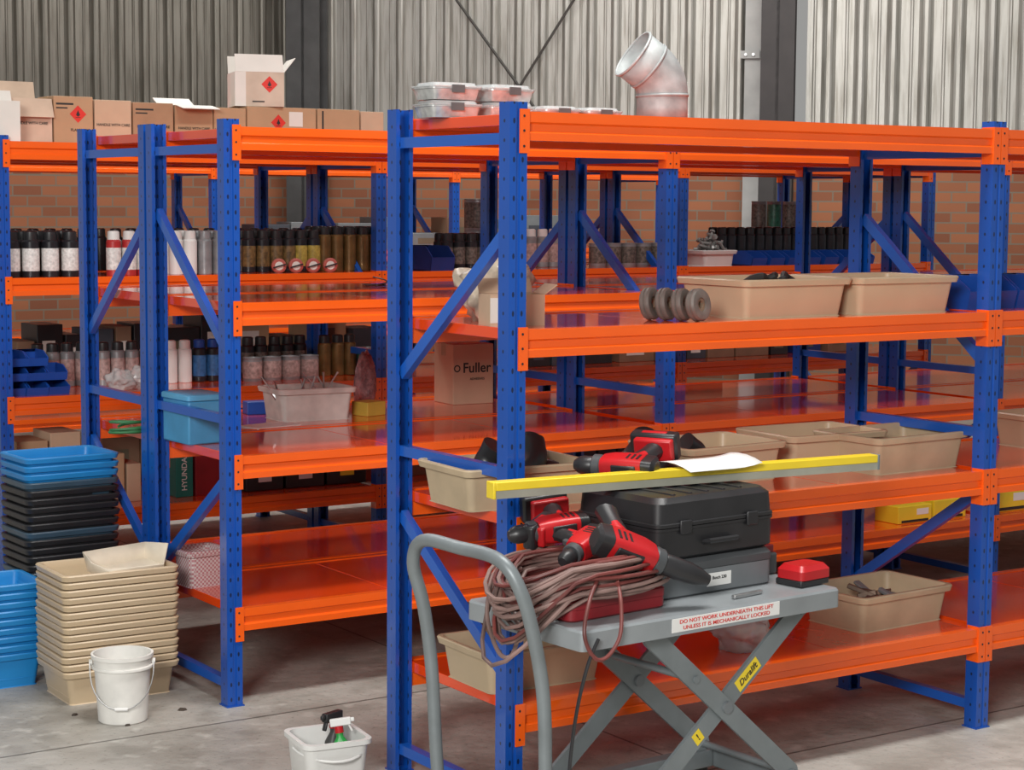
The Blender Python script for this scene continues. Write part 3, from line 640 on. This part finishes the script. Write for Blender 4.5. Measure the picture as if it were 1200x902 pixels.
q = pos('B2', 2, 428, .47); crumple('plastic_bag', 'clear plastic bag of parts standing open beside the near left post', 'bag', q, (.08,.1,.23), M('pinkish_bag', (.30,.18,.19), .2, 0, .5, 40, bump=.6), 8)
def cable(label, loc, R, turns, r, mat, seed, flat=.6, hz=.05):
    rnd = random.Random(seed); pts = []; n = int(turns*18)
    for i in range(n):
        a = 2*PI*i/18; k = 1+.22*math.sin(a*.37+seed)+.1*math.sin(a*1.7)
        pts.append(Vector((R*k*math.cos(a), R*flat*k*math.sin(a), r+hz*(.5+.5*math.sin(a*.31+seed))*(i/n))))
    return tag(MB().tube(pts, r, 6).build('extension_cable', mat, None, loc, (0,0,rnd.uniform(0,3))), label, 'cable')
cable('coil of green cord on the second rack shelf at the left post', pos('B2',2,152,.12), .06, 4, .005, M('dull_green', (.03,.17,.06), .6), 2)
cable('tangled thin dark wire lying behind the dirty white tool tub', pos('B2',2,335,.47), .09, 5, .004, BLK, 5)
cable('small coil of yellow cord on the shelf behind the blue crate', pos('B2',2,245,.45), .07, 3, .006, M('yellow_cord', (.5,.38,.05), .6), 6)
cable('loose thin black wire on the upper second rack shelf left of the near post', pos('B2',3,440,.25), .07, 2, .003, BLK, 9)
for i, (px, dy) in enumerate(((140,.12),(160,.15))):
    crumple('plastic_bag', ('clear bag of small parts just right of the far left post' if i == 0 else 'clear bag of small parts beside the double blue post'), 'bag', pos('C',2,px,dy), (.12,.12,.09), CLEAR, 21+i, amp=.4)
q = pos('C', 3, 832, .14)
tag(link('parts_tub', tub_mb(.24,.2,.085,.012).mesh('parts_tub', WHT), None, q), 'white plastic tub heaped with steel fittings on the far upper shelf', 'tub')
for i in range(26):
    a = random.uniform(0,6.3); rr_ = random.uniform(0,.09); e = Euler((random.uniform(0,3),random.uniform(0,3),random.uniform(0,3))).to_matrix()
    c_ = Vector((q.x+rr_*math.cos(a), q.y+rr_*.8*math.sin(a), q.z+.075+(.09-rr_)*.75+.012*(i % 3)))
    tag(MB().tube([c_-e@Vector((0,0,.028)), c_+e@Vector((0,0,.018)), c_+e@Vector((0,0,.0185)), c_+e@Vector((0,0,.03))], [.008,.008,.015,.015], 8).build('steel_fitting', M('dull_fitting', (.30,.30,.29), .45, .5, .3, 30)), 'bare steel fitting heaped in the white tub on the far upper shelf', 'fitting', 'fittings in the white tub')

# ------------------------------------------------------------------ things on rack A
dx0 = sx(818, .06, 1.37); DR = M('disc_rubber', (.15,.13,.115), .55, 0, .25, 30)
prof = [(.020,-.014),(.032,-.017),(.043,-.015),(.047,-.009),(.047,-.003),(.043,0),(.047,.003),(.047,.009),(.043,.015),(.032,.017),(.020,.014)]
for i in range(4):
    f = 12 if i else 2
    t = thing('rubber_disc', 'grey brown grooved rubber disc on edge beside the tan tub, %s from the right' % ('first','second','third','last')[i], 'disc', (dx0-.026*i, .06+.040*i, LV[3]+.0445), 0, rot=(rad(82), 0, rad(f+14)))
    MB().lathe(prof, 30, closed=True).build('disc_rim', DR, t)
    MB().lathe([(.012,-.010),(.0198,-.010),(.0198,.010),(.012,.010)], 20, closed=True).build('disc_bush', M('disc_hub', (.22,.15,.10), .5), t)
for i in range(3):
    pts = [Vector((-.10+.08*i+.1*k/10, .02*math.sin(k*.9+i)+.03*(i-1), .075+.045*math.sin(PI*k/10))) for k in range(11)]
    tag(MB().tube(pts, .011, 8).build('rubber_hose', BLKR, None, tA3a.location), ('left' if i == 0 else 'middle' if i == 1 else 'right')+' short black rubber hose arched out of the upper shelf tan tub', 'hose')
q = Vector((sx(776, .36, 1.95), .36, LV[4]-.003)); dv = (-_R*.95 - _F*.30).normalized()
A0 = rad(55); Rb = .105; pts = [Vector((0,0,0)), Vector((0,0,.05)), Vector((0,0,.085))]
for k in range(1, 7):
    a = A0*k/6; pts.append(Vector((0,0,.085+Rb*math.sin(a)))+dv*(Rb*(1-math.cos(a))))
tend = Vector((0,0,math.cos(A0)))+dv*math.sin(A0); pts.append(pts[-1]+tend*.06)
t = thing('duct_elbow', 'bent galvanised steel duct elbow standing open end up on the nearest rack top', 'duct', q, 0)
o = MB().tube(pts, .076, 40, cap=False).build('duct_body', GALV, t); sm = o.modifiers.new('s', 'SOLIDIFY'); sm.thickness = .0025
for k in (2, 8):
    tv = (pts[k+1]-pts[k-1]).normalized(); o = MB().tube([pts[k]-tv*.004, pts[k]+tv*.004], .0785, 40, cap=False).build('seam_band', GALV, t); sm = o.modifiers.new('s', 'SOLIDIFY'); sm.thickness = .002
a_ = tend.orthogonal().normalized(); b_ = tend.cross(a_)
MB().tube([pts[-1]+(a_*math.cos(2*PI*k/36)+b_*math.sin(2*PI*k/36))*.077 for k in range(36)], .004, 6, closed=True).build('rolled_rim', GALV, t)
FOIL = M('frosted_container', (.50,.51,.50), .22, .3, .3, 25, bump=.5, bscale=30)
def box_container(label, loc, rz=0, w=.165, d=.13, h=.048):
    t = thing('lidded_container', label, 'container', loc, rz)
    MB().rr([(w*.42,d*.42,.012,0),(w*.47,d*.47,.016,h*.6),(w*.5,d*.5,.018,h*.62),(w*.5,d*.5,.018,h*.70)]).build('container_base', FOIL, t)
    MB().rr([(w*.51,d*.51,.018,h*.71),(w*.51,d*.51,.018,h*.78),(w*.44,d*.44,.02,h*.80),(w*.42,d*.42,.02,h*.97),(w*.36,d*.36,.02,h)]).build('lid', CLEAR, t)
    MB().box2(-.02,.02,-d*.51-.003,-d*.51,h*.4,h*.85).build('clip', M('dark_clip', (.15,.15,.15), .4, .5), t)
zt = LV[4]-.003
for i, (px, lv_) in enumerate(((524,0),(523,1),(588,0),(586,1),(646,0),(695,0))):
    nm = ('lower','upper')[lv_]; sd_ = {0:'left stack',1:'left stack',2:'second stack',3:'second stack'}.get(i)
    lb = '%s frosted lidded container of the %s on the nearest rack top' % (nm, sd_) if sd_ else ('single low frosted container right of the two stacks' if i == 4 else 'single low frosted container nearest the bent duct')
    box_container(lb, (sx(px,.36 if i > 3 else .42,zt), .36 if i > 3 else .42, zt+lv_*.049), rad(4*i-6) if i < 4 else 0, w=.165 if i < 4 else .13, h=.048 if i < 4 else .040)
def elbow(label, loc, rz, r=.034, R=.06, tilt=0):
    pts = [Vector((-.03,0,0)), Vector((0,0,0))]+[Vector((R*math.sin(a), 0, R*(1-math.cos(a)))) for a in [PI/2*k/8 for k in range(1,9)]]+[Vector((R,0,R+.03))]
    rr_ = [r*1.15, r*1.15]+[r]*8+[r*1.15]; rr_[2] = r
    o = MB().tube(pts, rr_, 20).build('pipe_elbow', BLK, None, loc, (rad(tilt), rad(-20), rz))
    return tag(o, label, 'pipe elbow')
b0 = tA2a.location
elbow('black pipe elbow at the left of the tan tub behind the near post', (b0.x-.09, b0.y+.0, b0.z+.065), rad(60), tilt=30)
elbow('black pipe elbow in the middle of the tan tub behind the near post', (b0.x+.06, b0.y+.02, b0.z+.070), rad(-30), tilt=-45)
elbow('black pipe elbow at the right end of the tan tub near the drills', (b0.x+.15, b0.y+.03, b0.z+.075), rad(150), r=.030, tilt=45)
b1 = tA2b.location
elbow('black pipe elbow lying low between the two left tan tubs', (b1.x-.31, b1.y+.02, LV[2]+.045), rad(10), r=.04, R=.07, tilt=40)
elbow('black pipe elbow standing between the two left tan tubs, nearer the drill', (b1.x-.27, b1.y-.15, LV[2]+.04), rad(100), r=.036, tilt=-20)
elbow('low black pipe elbow in the tan tub behind the yellow level', (b1.x-.06, b1.y+.0, b1.z+.06), rad(-80), r=.03, tilt=60)
b2 = tA1b.location; SCR = M('rusty_scrap', (.16,.11,.08), .6, .4, .5, 25)
for i in range(22):
    a = random.uniform(0,6.3); rr_ = random.uniform(.02,.13)
    tag(MB().box((0,0,0), (random.uniform(.05,.10), random.uniform(.015,.03), random.uniform(.008,.02))).build('metal_offcut', random.choice((SCR, GREY, SCR, GREY)), None, (b2.x+rr_*math.cos(a), b2.y+rr_*.6*math.sin(a), b2.z+.035+.003*i), (random.uniform(-.4,.4), random.uniform(-.4,.4), a), bevel=.003), 'rusty metal offcut in the scrap tub on the bottom shelf', 'offcut', 'offcuts in the scrap tub')
crumple('plastic_bag', 'clear plastic bag on the bottom shelf under the lift table top edge', 'bag', pos('A',1,868,.18), (.18,.16,.13), CLEAR, 31, amp=.35)

# ------------------------------------------------------------------ scissor lift table
CZ = .66; CL, CW_ = .885, .46
cart = thing('scissor_lift_table', 'grey wheeled scissor lift table with tube handle, loaded with tools in the foreground', 'lift table', (-.184, -.585, 0), rad(4))
MB().rr([(CL/2,CW_/2,.015,-.05),(CL/2,CW_/2,.015,-.006),(CL/2-.004,CW_/2-.004,.013,0)],4,(CL/2,CW_/2,CZ)).build('platform', GREYL, cart)
sg_ = MB().box2(.285,.655,-.0022,-.0002,CZ-.041,CZ-.007).build('warning_sign', PAPER, cart)
text('DO NOT WORK UNDERNEATH THIS LIFT', .0135, REDINK, sg_, (.47,-.003,CZ-.0165), bold=.006, sxx=1.28)
text('UNLESS IT IS MECHANICALLY LOCKED', .0135, REDINK, sg_, (.47,-.003,CZ-.0320), bold=.006, sxx=1.28)
for y in (.06, CW_-.06):
    for a, b, dy in (((.27,.60),(.77,.17),0),((.80,.60),(.26,.17),.014)):
        mb = MB(); d = Vector((b[0]-a[0],0,b[1]-a[1])).normalized(); nrm = Vector((-d.z,0,d.x)); A = Vector((a[0],y+dy,a[1])); B = Vector((b[0],y+dy,b[1])); w = .026
        out = []
        for c_, s_ in ((A,1),(B,-1)):
            base = math.atan2(nrm.z*s_, nrm.x*s_)
            for k in range(9):
                an = base + PI*k/8; out.append((c_.x+w*math.cos(an), c_.z+w*math.sin(an)))
        mb.prism(out, 'y', y+dy-.005, y+dy+.005); mb.build('scissor_arm', GREY, cart)
cx_, cz_ = .53, .383
for y0, y1 in ((.048,.085),(CW_-.072,CW_-.035)): MB().cyl((cx_,y0,cz_),(cx_,y1,cz_),.016,seg=20).build('pivot_pin', CASEG, cart)
for x, z in ((.27,.60),(.80,.60),(.77,.17),(.26,.17),(.42,.472)): MB().cyl((x,.05,z),(x,CW_-.04,z),.010,seg=12).build('cross_bar', GREY, cart)
for y0, y1 in ((.03,.075),(CW_-.075,CW_-.03)): MB().box2(-.09,.84,y0,y1,.10,.15).build('base_rail', GREY, cart, bevel=.004)
for x0, x1 in ((-.09,-.05),(.80,.84)): MB().box2(x0,x1,.0755,CW_-.0755,.10,.15).build('base_crosspiece', GREY, cart, bevel=.004)
for x in (0, .76):
    for y in (.02, CW_-.02):
        w_ = MB().lathe([(.02,-.018),(.05,-.02),(.0625,-.015),(.0625,.015),(.05,.02),(.02,.018)],28,(x,y,.0625),Euler((PI/2,0,0)).to_matrix()).build('wheel', BLKR, cart)
        MB().lathe([(.006,-.021),(.02,-.0205),(.02,.0205),(.006,.021)],20,(x,y,.0625),Euler((PI/2,0,0)).to_matrix()).build('wheel_hub', GREYL, w_)
def bez(pts, n=6):
    P = [Vector(p) for p in pts]; out = []
    for i in range(len(P)-1):
        p0 = P[max(i-1,0)]; p1 = P[i]; p2 = P[i+1]; p3 = P[min(i+2,len(P)-1)]
        for k in range(n):
            t_ = k/n; out.append(.5*((2*p1)+(p2-p0)*t_+(2*p0-5*p1+4*p2-p3)*t_*t_+(3*p1-p0-3*p2+p3)*t_**3))
    return out+[P[-1]]
yn, yf = .03, CW_-.01
hp = bez([(-.075,yn,.12),(-.082,yn,.28),(-.090,yn,.50),(-.122,yn,.66),(-.160,yn+.005,.775),(-.180,yn+.06,.838),(-.186,(yn+yf)/2,.845),(-.185,yf-.06,.84),(-.175,yf-.004,.775),(-.140,yf,.66),(-.115,yf,.50),(-.100,yf,.28),(-.085,yf,.12)])
MB().tube(hp, .0165, 14).build('push_handle', GREY, cart)
d2 = Vector((.26-.80,0,.17-.60)).normalized(); ang = math.atan2(-d2.z, -d2.x)
for tt, ln, bd, s2 in ((.34, .095, 'Duralift', .024), (.66, .030, '!', .028)):
    c_ = Vector((.80,.0,.60)).lerp(Vector((.26,.0,.17)), tt); c_.y = .06+.014-.0055
    s_ = MB().box((0,0,0),(ln,.0012,.034)).build('sticker', YEL, cart, c_, (0,-ang,0)); text(bd, s2, INK, s_, (0,-.0012,0), shear=.25 if tt < .5 else 0, bold=.012)

cartM = Matrix.Translation(cart.location) @ Matrix.Rotation(rad(4), 4, 'Z')
def CP(x, y, z): return cartM @ Vector((x, y, z))
XC_, Y0 = .575, .150
q = CP(XC_, Y0+.158, CZ)
t = thing('tool_case', 'lower grey tool case with white label on the lift table', 'case', q, rad(4))
MB().rr([(.200,.152,.02,.001),(.208,.158,.022,.006),(.208,.158,.022,.066)],4).build('case_bottom', CASEG, t)
MB().rr([(.210,.160,.022,.068),(.210,.160,.022,.086),(.200,.150,.02,.098)],4).build('case_top', DKG, t)
lb_ = MB().box((.01,-.1592,.036),(.085,.0015,.034)).build('case_label', PAPER, t); text('Bosch 230', .012, INK, lb_, (.01,-.1605,.040), bold=.008)
MB().box((-.2095,0,.067),(.004,.10,.02)).build('latch', BLK, t, bevel=.002)
q2 = CP(XC_-.002, Y0+.157, CZ+.099)
t = thing('tool_case', 'upper black tool case lying under the yellow level on the lift table', 'case', q2, rad(5))
MB().rr([(.195,.145,.025,0),(.212,.160,.028,.010),(.212,.160,.028,.078),(.215,.163,.028,.079),(.215,.163,.028,.086)],4).build('case_bottom', BLK, t)
MB().rr([(.215,.163,.028,.088),(.215,.163,.028,.096),(.211,.159,.028,.098),(.208,.156,.03,.148),(.194,.142,.035,.162)],4).build('case_lid', BLK, t)
for x in (-.12,.12): MB().box((x,-.166,.086),(.04,.007,.036)).build('latch', BLK, t, bevel=.003)
for x in (-.12,-.06,0,.06,.12): MB().box((x,-.02,.163),(.012,.20,.004)).build('lid_rib', BLK, t, bevel=.0015)
MB().tube([(-.05,-.160,.04),(-.05,-.180,.045),(.05,-.180,.045),(.05,-.160,.04)], .007, 8).build('carry_handle', BLK, t)
topz = CZ+.099+.166
a = at(574, 584, topz+.001); b = at(1026, 549, topz+.001); dl = (b-a); ln = dl.length; az = math.atan2(dl.y, dl.x)
t = thing('spirit_level', 'long yellow spirit level lying across the black tool case', 'level', ((a.x+b.x)/2, (a.y+b.y)/2, topz+.001), az)
MB().box2(-ln/2+.008,ln/2-.008,-.018,.018,0,.020).build('grey_side', M('level_side', (.40,.40,.33), .45, .3), t)
MB().box2(-ln/2+.008,ln/2-.008,-.0195,.0195,.0201,.042).build('yellow_top', YEL, t, bevel=.002)
for s_ in (-1,1): MB().box((s_*(ln/2-.004),0,.021),(.008,.039,.043)).build('end_cap', YEL if s_ < 0 else GREY, t, bevel=.002)
q = Vector((a.x+(b.x-a.x)*.55, a.y+(b.y-a.y)*.55, topz+.0455)); mb = MB(); g = []
for i in range(9):
    g.append([Vector((-.12+.24*i/8, -.06+.14*j/4, .0006+.010*max(0, (i-5)/3)**2-.010*(abs(j-1.8)/2.2)**2)) for j in range(5)])
vs = [[mb.bm.verts.new(p_) for p_ in r] for r in g]
for i in range(8):
    for j in range(4): mb.face([vs[i][j], vs[i+1][j], vs[i+1][j+1], vs[i][j+1]])
o = mb.build('paper_sheet', PAPER, None, q+Vector((0,0,.008)), (rad(6),0,az+rad(3))); s_ = o.modifiers.new('s','SOLIDIFY'); s_.thickness = .0008
tag(o, 'curled white paper sheet lying on the yellow level', 'paper')

def drill(label, loc, rot, body=RED, s=1.0, name='cordless_drill', nose=1.0, batt=True):
    t = thing(name, label, 'power tool', loc, rot=rot); Ry = Euler((0, PI/2, 0)).to_matrix()
    def sq(x, hy, hz, r, zc=0):
        out = []
        for cy, cz, a0 in ((hy-r,hz-r,0),(-hy+r,hz-r,PI/2),(-hy+r,-hz+r,PI),(hy-r,-hz+r,1.5*PI)):
            for k in range(4):
                an = a0+k/3*PI/2; out.append(Vector((x, cy+r*math.cos(an), zc+cz+r*math.sin(an)))*s)
        return out
    MB().loft([sq(-.086,.018,.020,.012), sq(-.080,.025,.028,.012), sq(-.058,.027,.030,.012)]).build('rear_cap', BLK, t)
    MB().loft([sq(-.0575,.0275,.0305,.013), sq(-.02,.029,.032,.014), sq(.018,.028,.031,.014), sq(.040,.025,.027,.014)]).build('motor_housing', body, t)
    MB().box((-.018*s,0,.029*s),(.058*s,.034*s,.010*s)).build('top_rubber', BLK, t, bevel=.003*s)
    MB().lathe([(.0235*s,.0402*s),(.0265*s,.044*s),(.0265*s,.060*s),(.024*s,.063*s)],24,R=Ry).build('torque_collar', DKG, t)
    n = nose
    MB().lathe([(.0195*s,.0632*s),(.0215*s,.067*s),(.0215*s,(.066+.022*n)*s),(.0185*s,(.068+.030*n)*s),(.0125*s,(.070+.036*n)*s),(.0115*s,(.070+.038*n)*s)],18,R=Ry).build('chuck', BLK, t)
    def ring(x0, x1, hw, z):
        return [Vector((( x0+x1)/2*s+(x1-x0)/2*s*math.cos(2*PI*k/12), hw*s*math.sin(2*PI*k/12), z*s)) for k in range(12)]
    MB().loft([ring(-.050,.012,.021,-.020), ring(-.048,-.002,.019,-.045), ring(-.054,-.012,.0185,-.08), ring(-.062,-.014,.020,-.110)]).build('grip', BLK, t)
    MB().loft([ring(-.051,.010,.0215,-.022), ring(-.047,-.024,.0200,-.060)]).build('grip_shoulder', body, t)
    if batt:
        MB().box((-.036*s,0,-.119*s),(.092*s,.052*s,.020*s)).build('battery_mount', body, t, bevel=.005*s)
        MB().box((-.030*s,0,-.146*s),(.112*s,.064*s,.034*s)).build('battery', BLK, t, bevel=.007*s)
        MB().box((-.030*s,0,-.146*s),(.060*s,.0655*s,.014*s)).build('battery_badge', body, t, bevel=.002*s)
    MB().box((.004*s,0,-.040*s),(.014*s,.016*s,.030*s),(0,.2,0)).build('trigger', DKG, t, bevel=.003*s)
    for k in range(3): MB().box((-.046*s+.012*k*s,0,.002*s),(.005*s,.0592*s,.026*s)).build('vent', BLK, t)
    return t
drill('red cordless driver lying on the black case behind the level, just left of the paper', (.245, -.155, topz+.043), (rad(-104), 0, rad(122)), s=1.2)
drill('red drill lying flat over the coiled hose under the left part of the level', CP(.20, .36, CZ+.175), (rad(-100), rad(6), rad(165)), s=1.12)
drill('smaller red drill nose down between the coiled hose and the left of the cases', CP(.20, .24, CZ+.150), (rad(-95), rad(14), rad(205)), s=1.0)
drill('large red heat gun with black nozzle resting on the coiled hose before the cases', CP(.240, .095, CZ+.150), (rad(118), rad(22), rad(-14)), s=1.3, name='heat_gun', nose=2.6, batt=False)
q = CP(.185, .22, CZ)
t = thing('flat_case', 'dark red flat case beneath the coiled hose on the lift table', 'case', q, rad(6))
MB().rr([(.155,.13,.02,.001),(.16,.135,.02,.006),(.16,.135,.02,.03)]).build('case_bottom', REDD, t); MB().rr([(.161,.136,.02,.031),(.161,.136,.02,.050),(.15,.128,.02,.060)]).build('case_lid', REDD, t)
HOSE = M('hose_grey', (.20,.125,.11), .5, 0, .65, 7); HOSER = M('hose_red', (.15,.035,.03), .5, 0, .5, 6)
def coil(label, c, Rx, Ry_, turns, r, mat, seed, zb, lift, droop=0):
    rnd = random.Random(seed); pts = []; n = int(turns*24); ph = [rnd.uniform(0,6) for _ in range(8)]
    for i in range(n):
        a = 2*PI*i/24
        k = .93+.05*math.sin(a*.43+ph[0])+.09*math.sin(a*.11+ph[1]); ox = .014*math.sin(a*.17+ph[2]); oy = .010*math.sin(a*.13+ph[3])
        x = Rx*k*math.cos(a)+ox; y = Ry_*k*math.sin(a)+oy; z = zb+lift*(.5+.5*math.sin(a*.23+ph[4]))+.010*math.sin(a*1.0+ph[5])
        if x < -Rx*.45: z -= droop*((-Rx*.45-x)/(Rx*.5))**1.3*(.65+.35*math.sin(a*.37+ph[2]))
        pts.append(CP(c[0]+x, c[1]+y, z))
    return tag(MB().tube(pts, r, 7).build('air_hose', mat), label, 'hose')
coil('thick coil of grey brown cable heaped on the left end of the lift table', (.145,.20), .235, .155, 17, .0055, HOSE, 4, CZ+.074, .060, .13)
coil('coil of dark red cable tangled through the grey one on the lift table', (.150,.195), .225, .150, 10, .0048, HOSER, 9, CZ+.080, .060, .11)
coil('second grey brown coil lying lower around the flat dark red case', (.165,.20), .225, .152, 6, .0055, HOSE, 15, CZ+.070, .035, .14)
def strand(label, pts, r, mat): return tag(MB().tube(bez([CP(*p_) for p_ in pts], 6), r, 8).build('air_hose', mat), label, 'hose')
strand('grey cable loop hanging off the left edge of the lift table', [(.05,.30,CZ+.10),(-.03,.30,CZ+.08),(-.07,.28,CZ+.0),(-.05,.26,CZ-.09),(-.025,.24,CZ-.10),(-.015,.22,CZ-.04),(-.02,.18,CZ+.03),(.03,.14,CZ+.09)], .0055, HOSE)
strand('red cable loop drooping over the front left corner of the lift table', [(.10,.06,CZ+.11),(.03,.01,CZ+.07),(-.01,-.02,CZ+.0),(.02,-.02,CZ-.06),(.06,-.02,CZ-.065),(.10,-.02,CZ-.02),(.12,0.0,CZ+.05),(.15,.05,CZ+.10)], .005, HOSER)
strand('thin black cable hanging from the platform down past the handle', [(.04,-.012,CZ-.02),(.0,-.02,CZ-.08),(-.03,-.015,CZ-.2),(-.045,-.01,CZ-.36),(-.03,-.01,CZ-.5),(.0,.0,.16)], .0045, BLK)
q = CP(.848, .10, CZ); t = thing('battery_pack', 'red battery pack with black base at the right end of the lift table', 'battery', q, rad(8))
MB().box2(-.062,.052,-.045,.045,.001,.018).build('pack_base', BLK, t, bevel=.004); MB().rr([(.060,.046,.014,.019),(.060,.046,.014,.042),(.048,.036,.014,.056)]).build('pack_shell', RED, t)
q = CP(.842, .27, CZ); t = thing('battery_charger', 'grey and red charger block behind the red battery pack on the lift table', 'charger', q, rad(4))
MB().box2(-.052,.045,-.035,.035,.001,.060).build('charger_body', DKG, t, bevel=.006); MB().box2(-.04,.035,-.030,.030,.061,.082).build('charger_slot', REDD, t, bevel=.003)
q = CP(.60, .06, CZ); tag(MB().bar((-.05,0,.006),(.06,.01,.006),.012,.010).build('loose_tool', STEEL, None, q, (0,0,rad(4)), bevel=.002), 'small bare metal tool lying before the lower grey case', 'tool')

# ------------------------------------------------------------------ lights
w = bpy.data.worlds.new('world'); SC.world = w; w.use_nodes = True
bg = w.node_tree.nodes['Background']; bg.inputs[0].default_value = (1,.985,.955,1); bg.inputs[1].default_value = .32
def area(name, loc, target, size, power, col=(1,1,1), sy=None):
    l = bpy.data.lights.new(name, 'AREA'); l.energy = power; l.size = size; l.color = col
    if sy: l.shape = 'RECTANGLE'; l.size_y = sy
    o = bpy.data.objects.new(name, l); COL.objects.link(o); o.location = loc
    o.rotation_euler = (Vector(target)-Vector(loc)).to_track_quat('-Z', 'Y').to_euler(); return o
area('door_light', (-5.5,-5.2,3.6), (.6,1.2,.9), 2.2, 510, (1,.985,.955), 1.6)
area('roof_light', (.5,-.5,5.4), (.5,-.5,0), 3.0, 230, (1,.985,.955), .8)
area('roof_light', (1.5,5.2,5.4), (1.5,5.2,0), 5, 200, (1,.985,.955), .8)
area('roof_light', (5.5,5.0,5.2), (6.5,9,2.5), 5, 160, (1,.98,.94), 1.5)
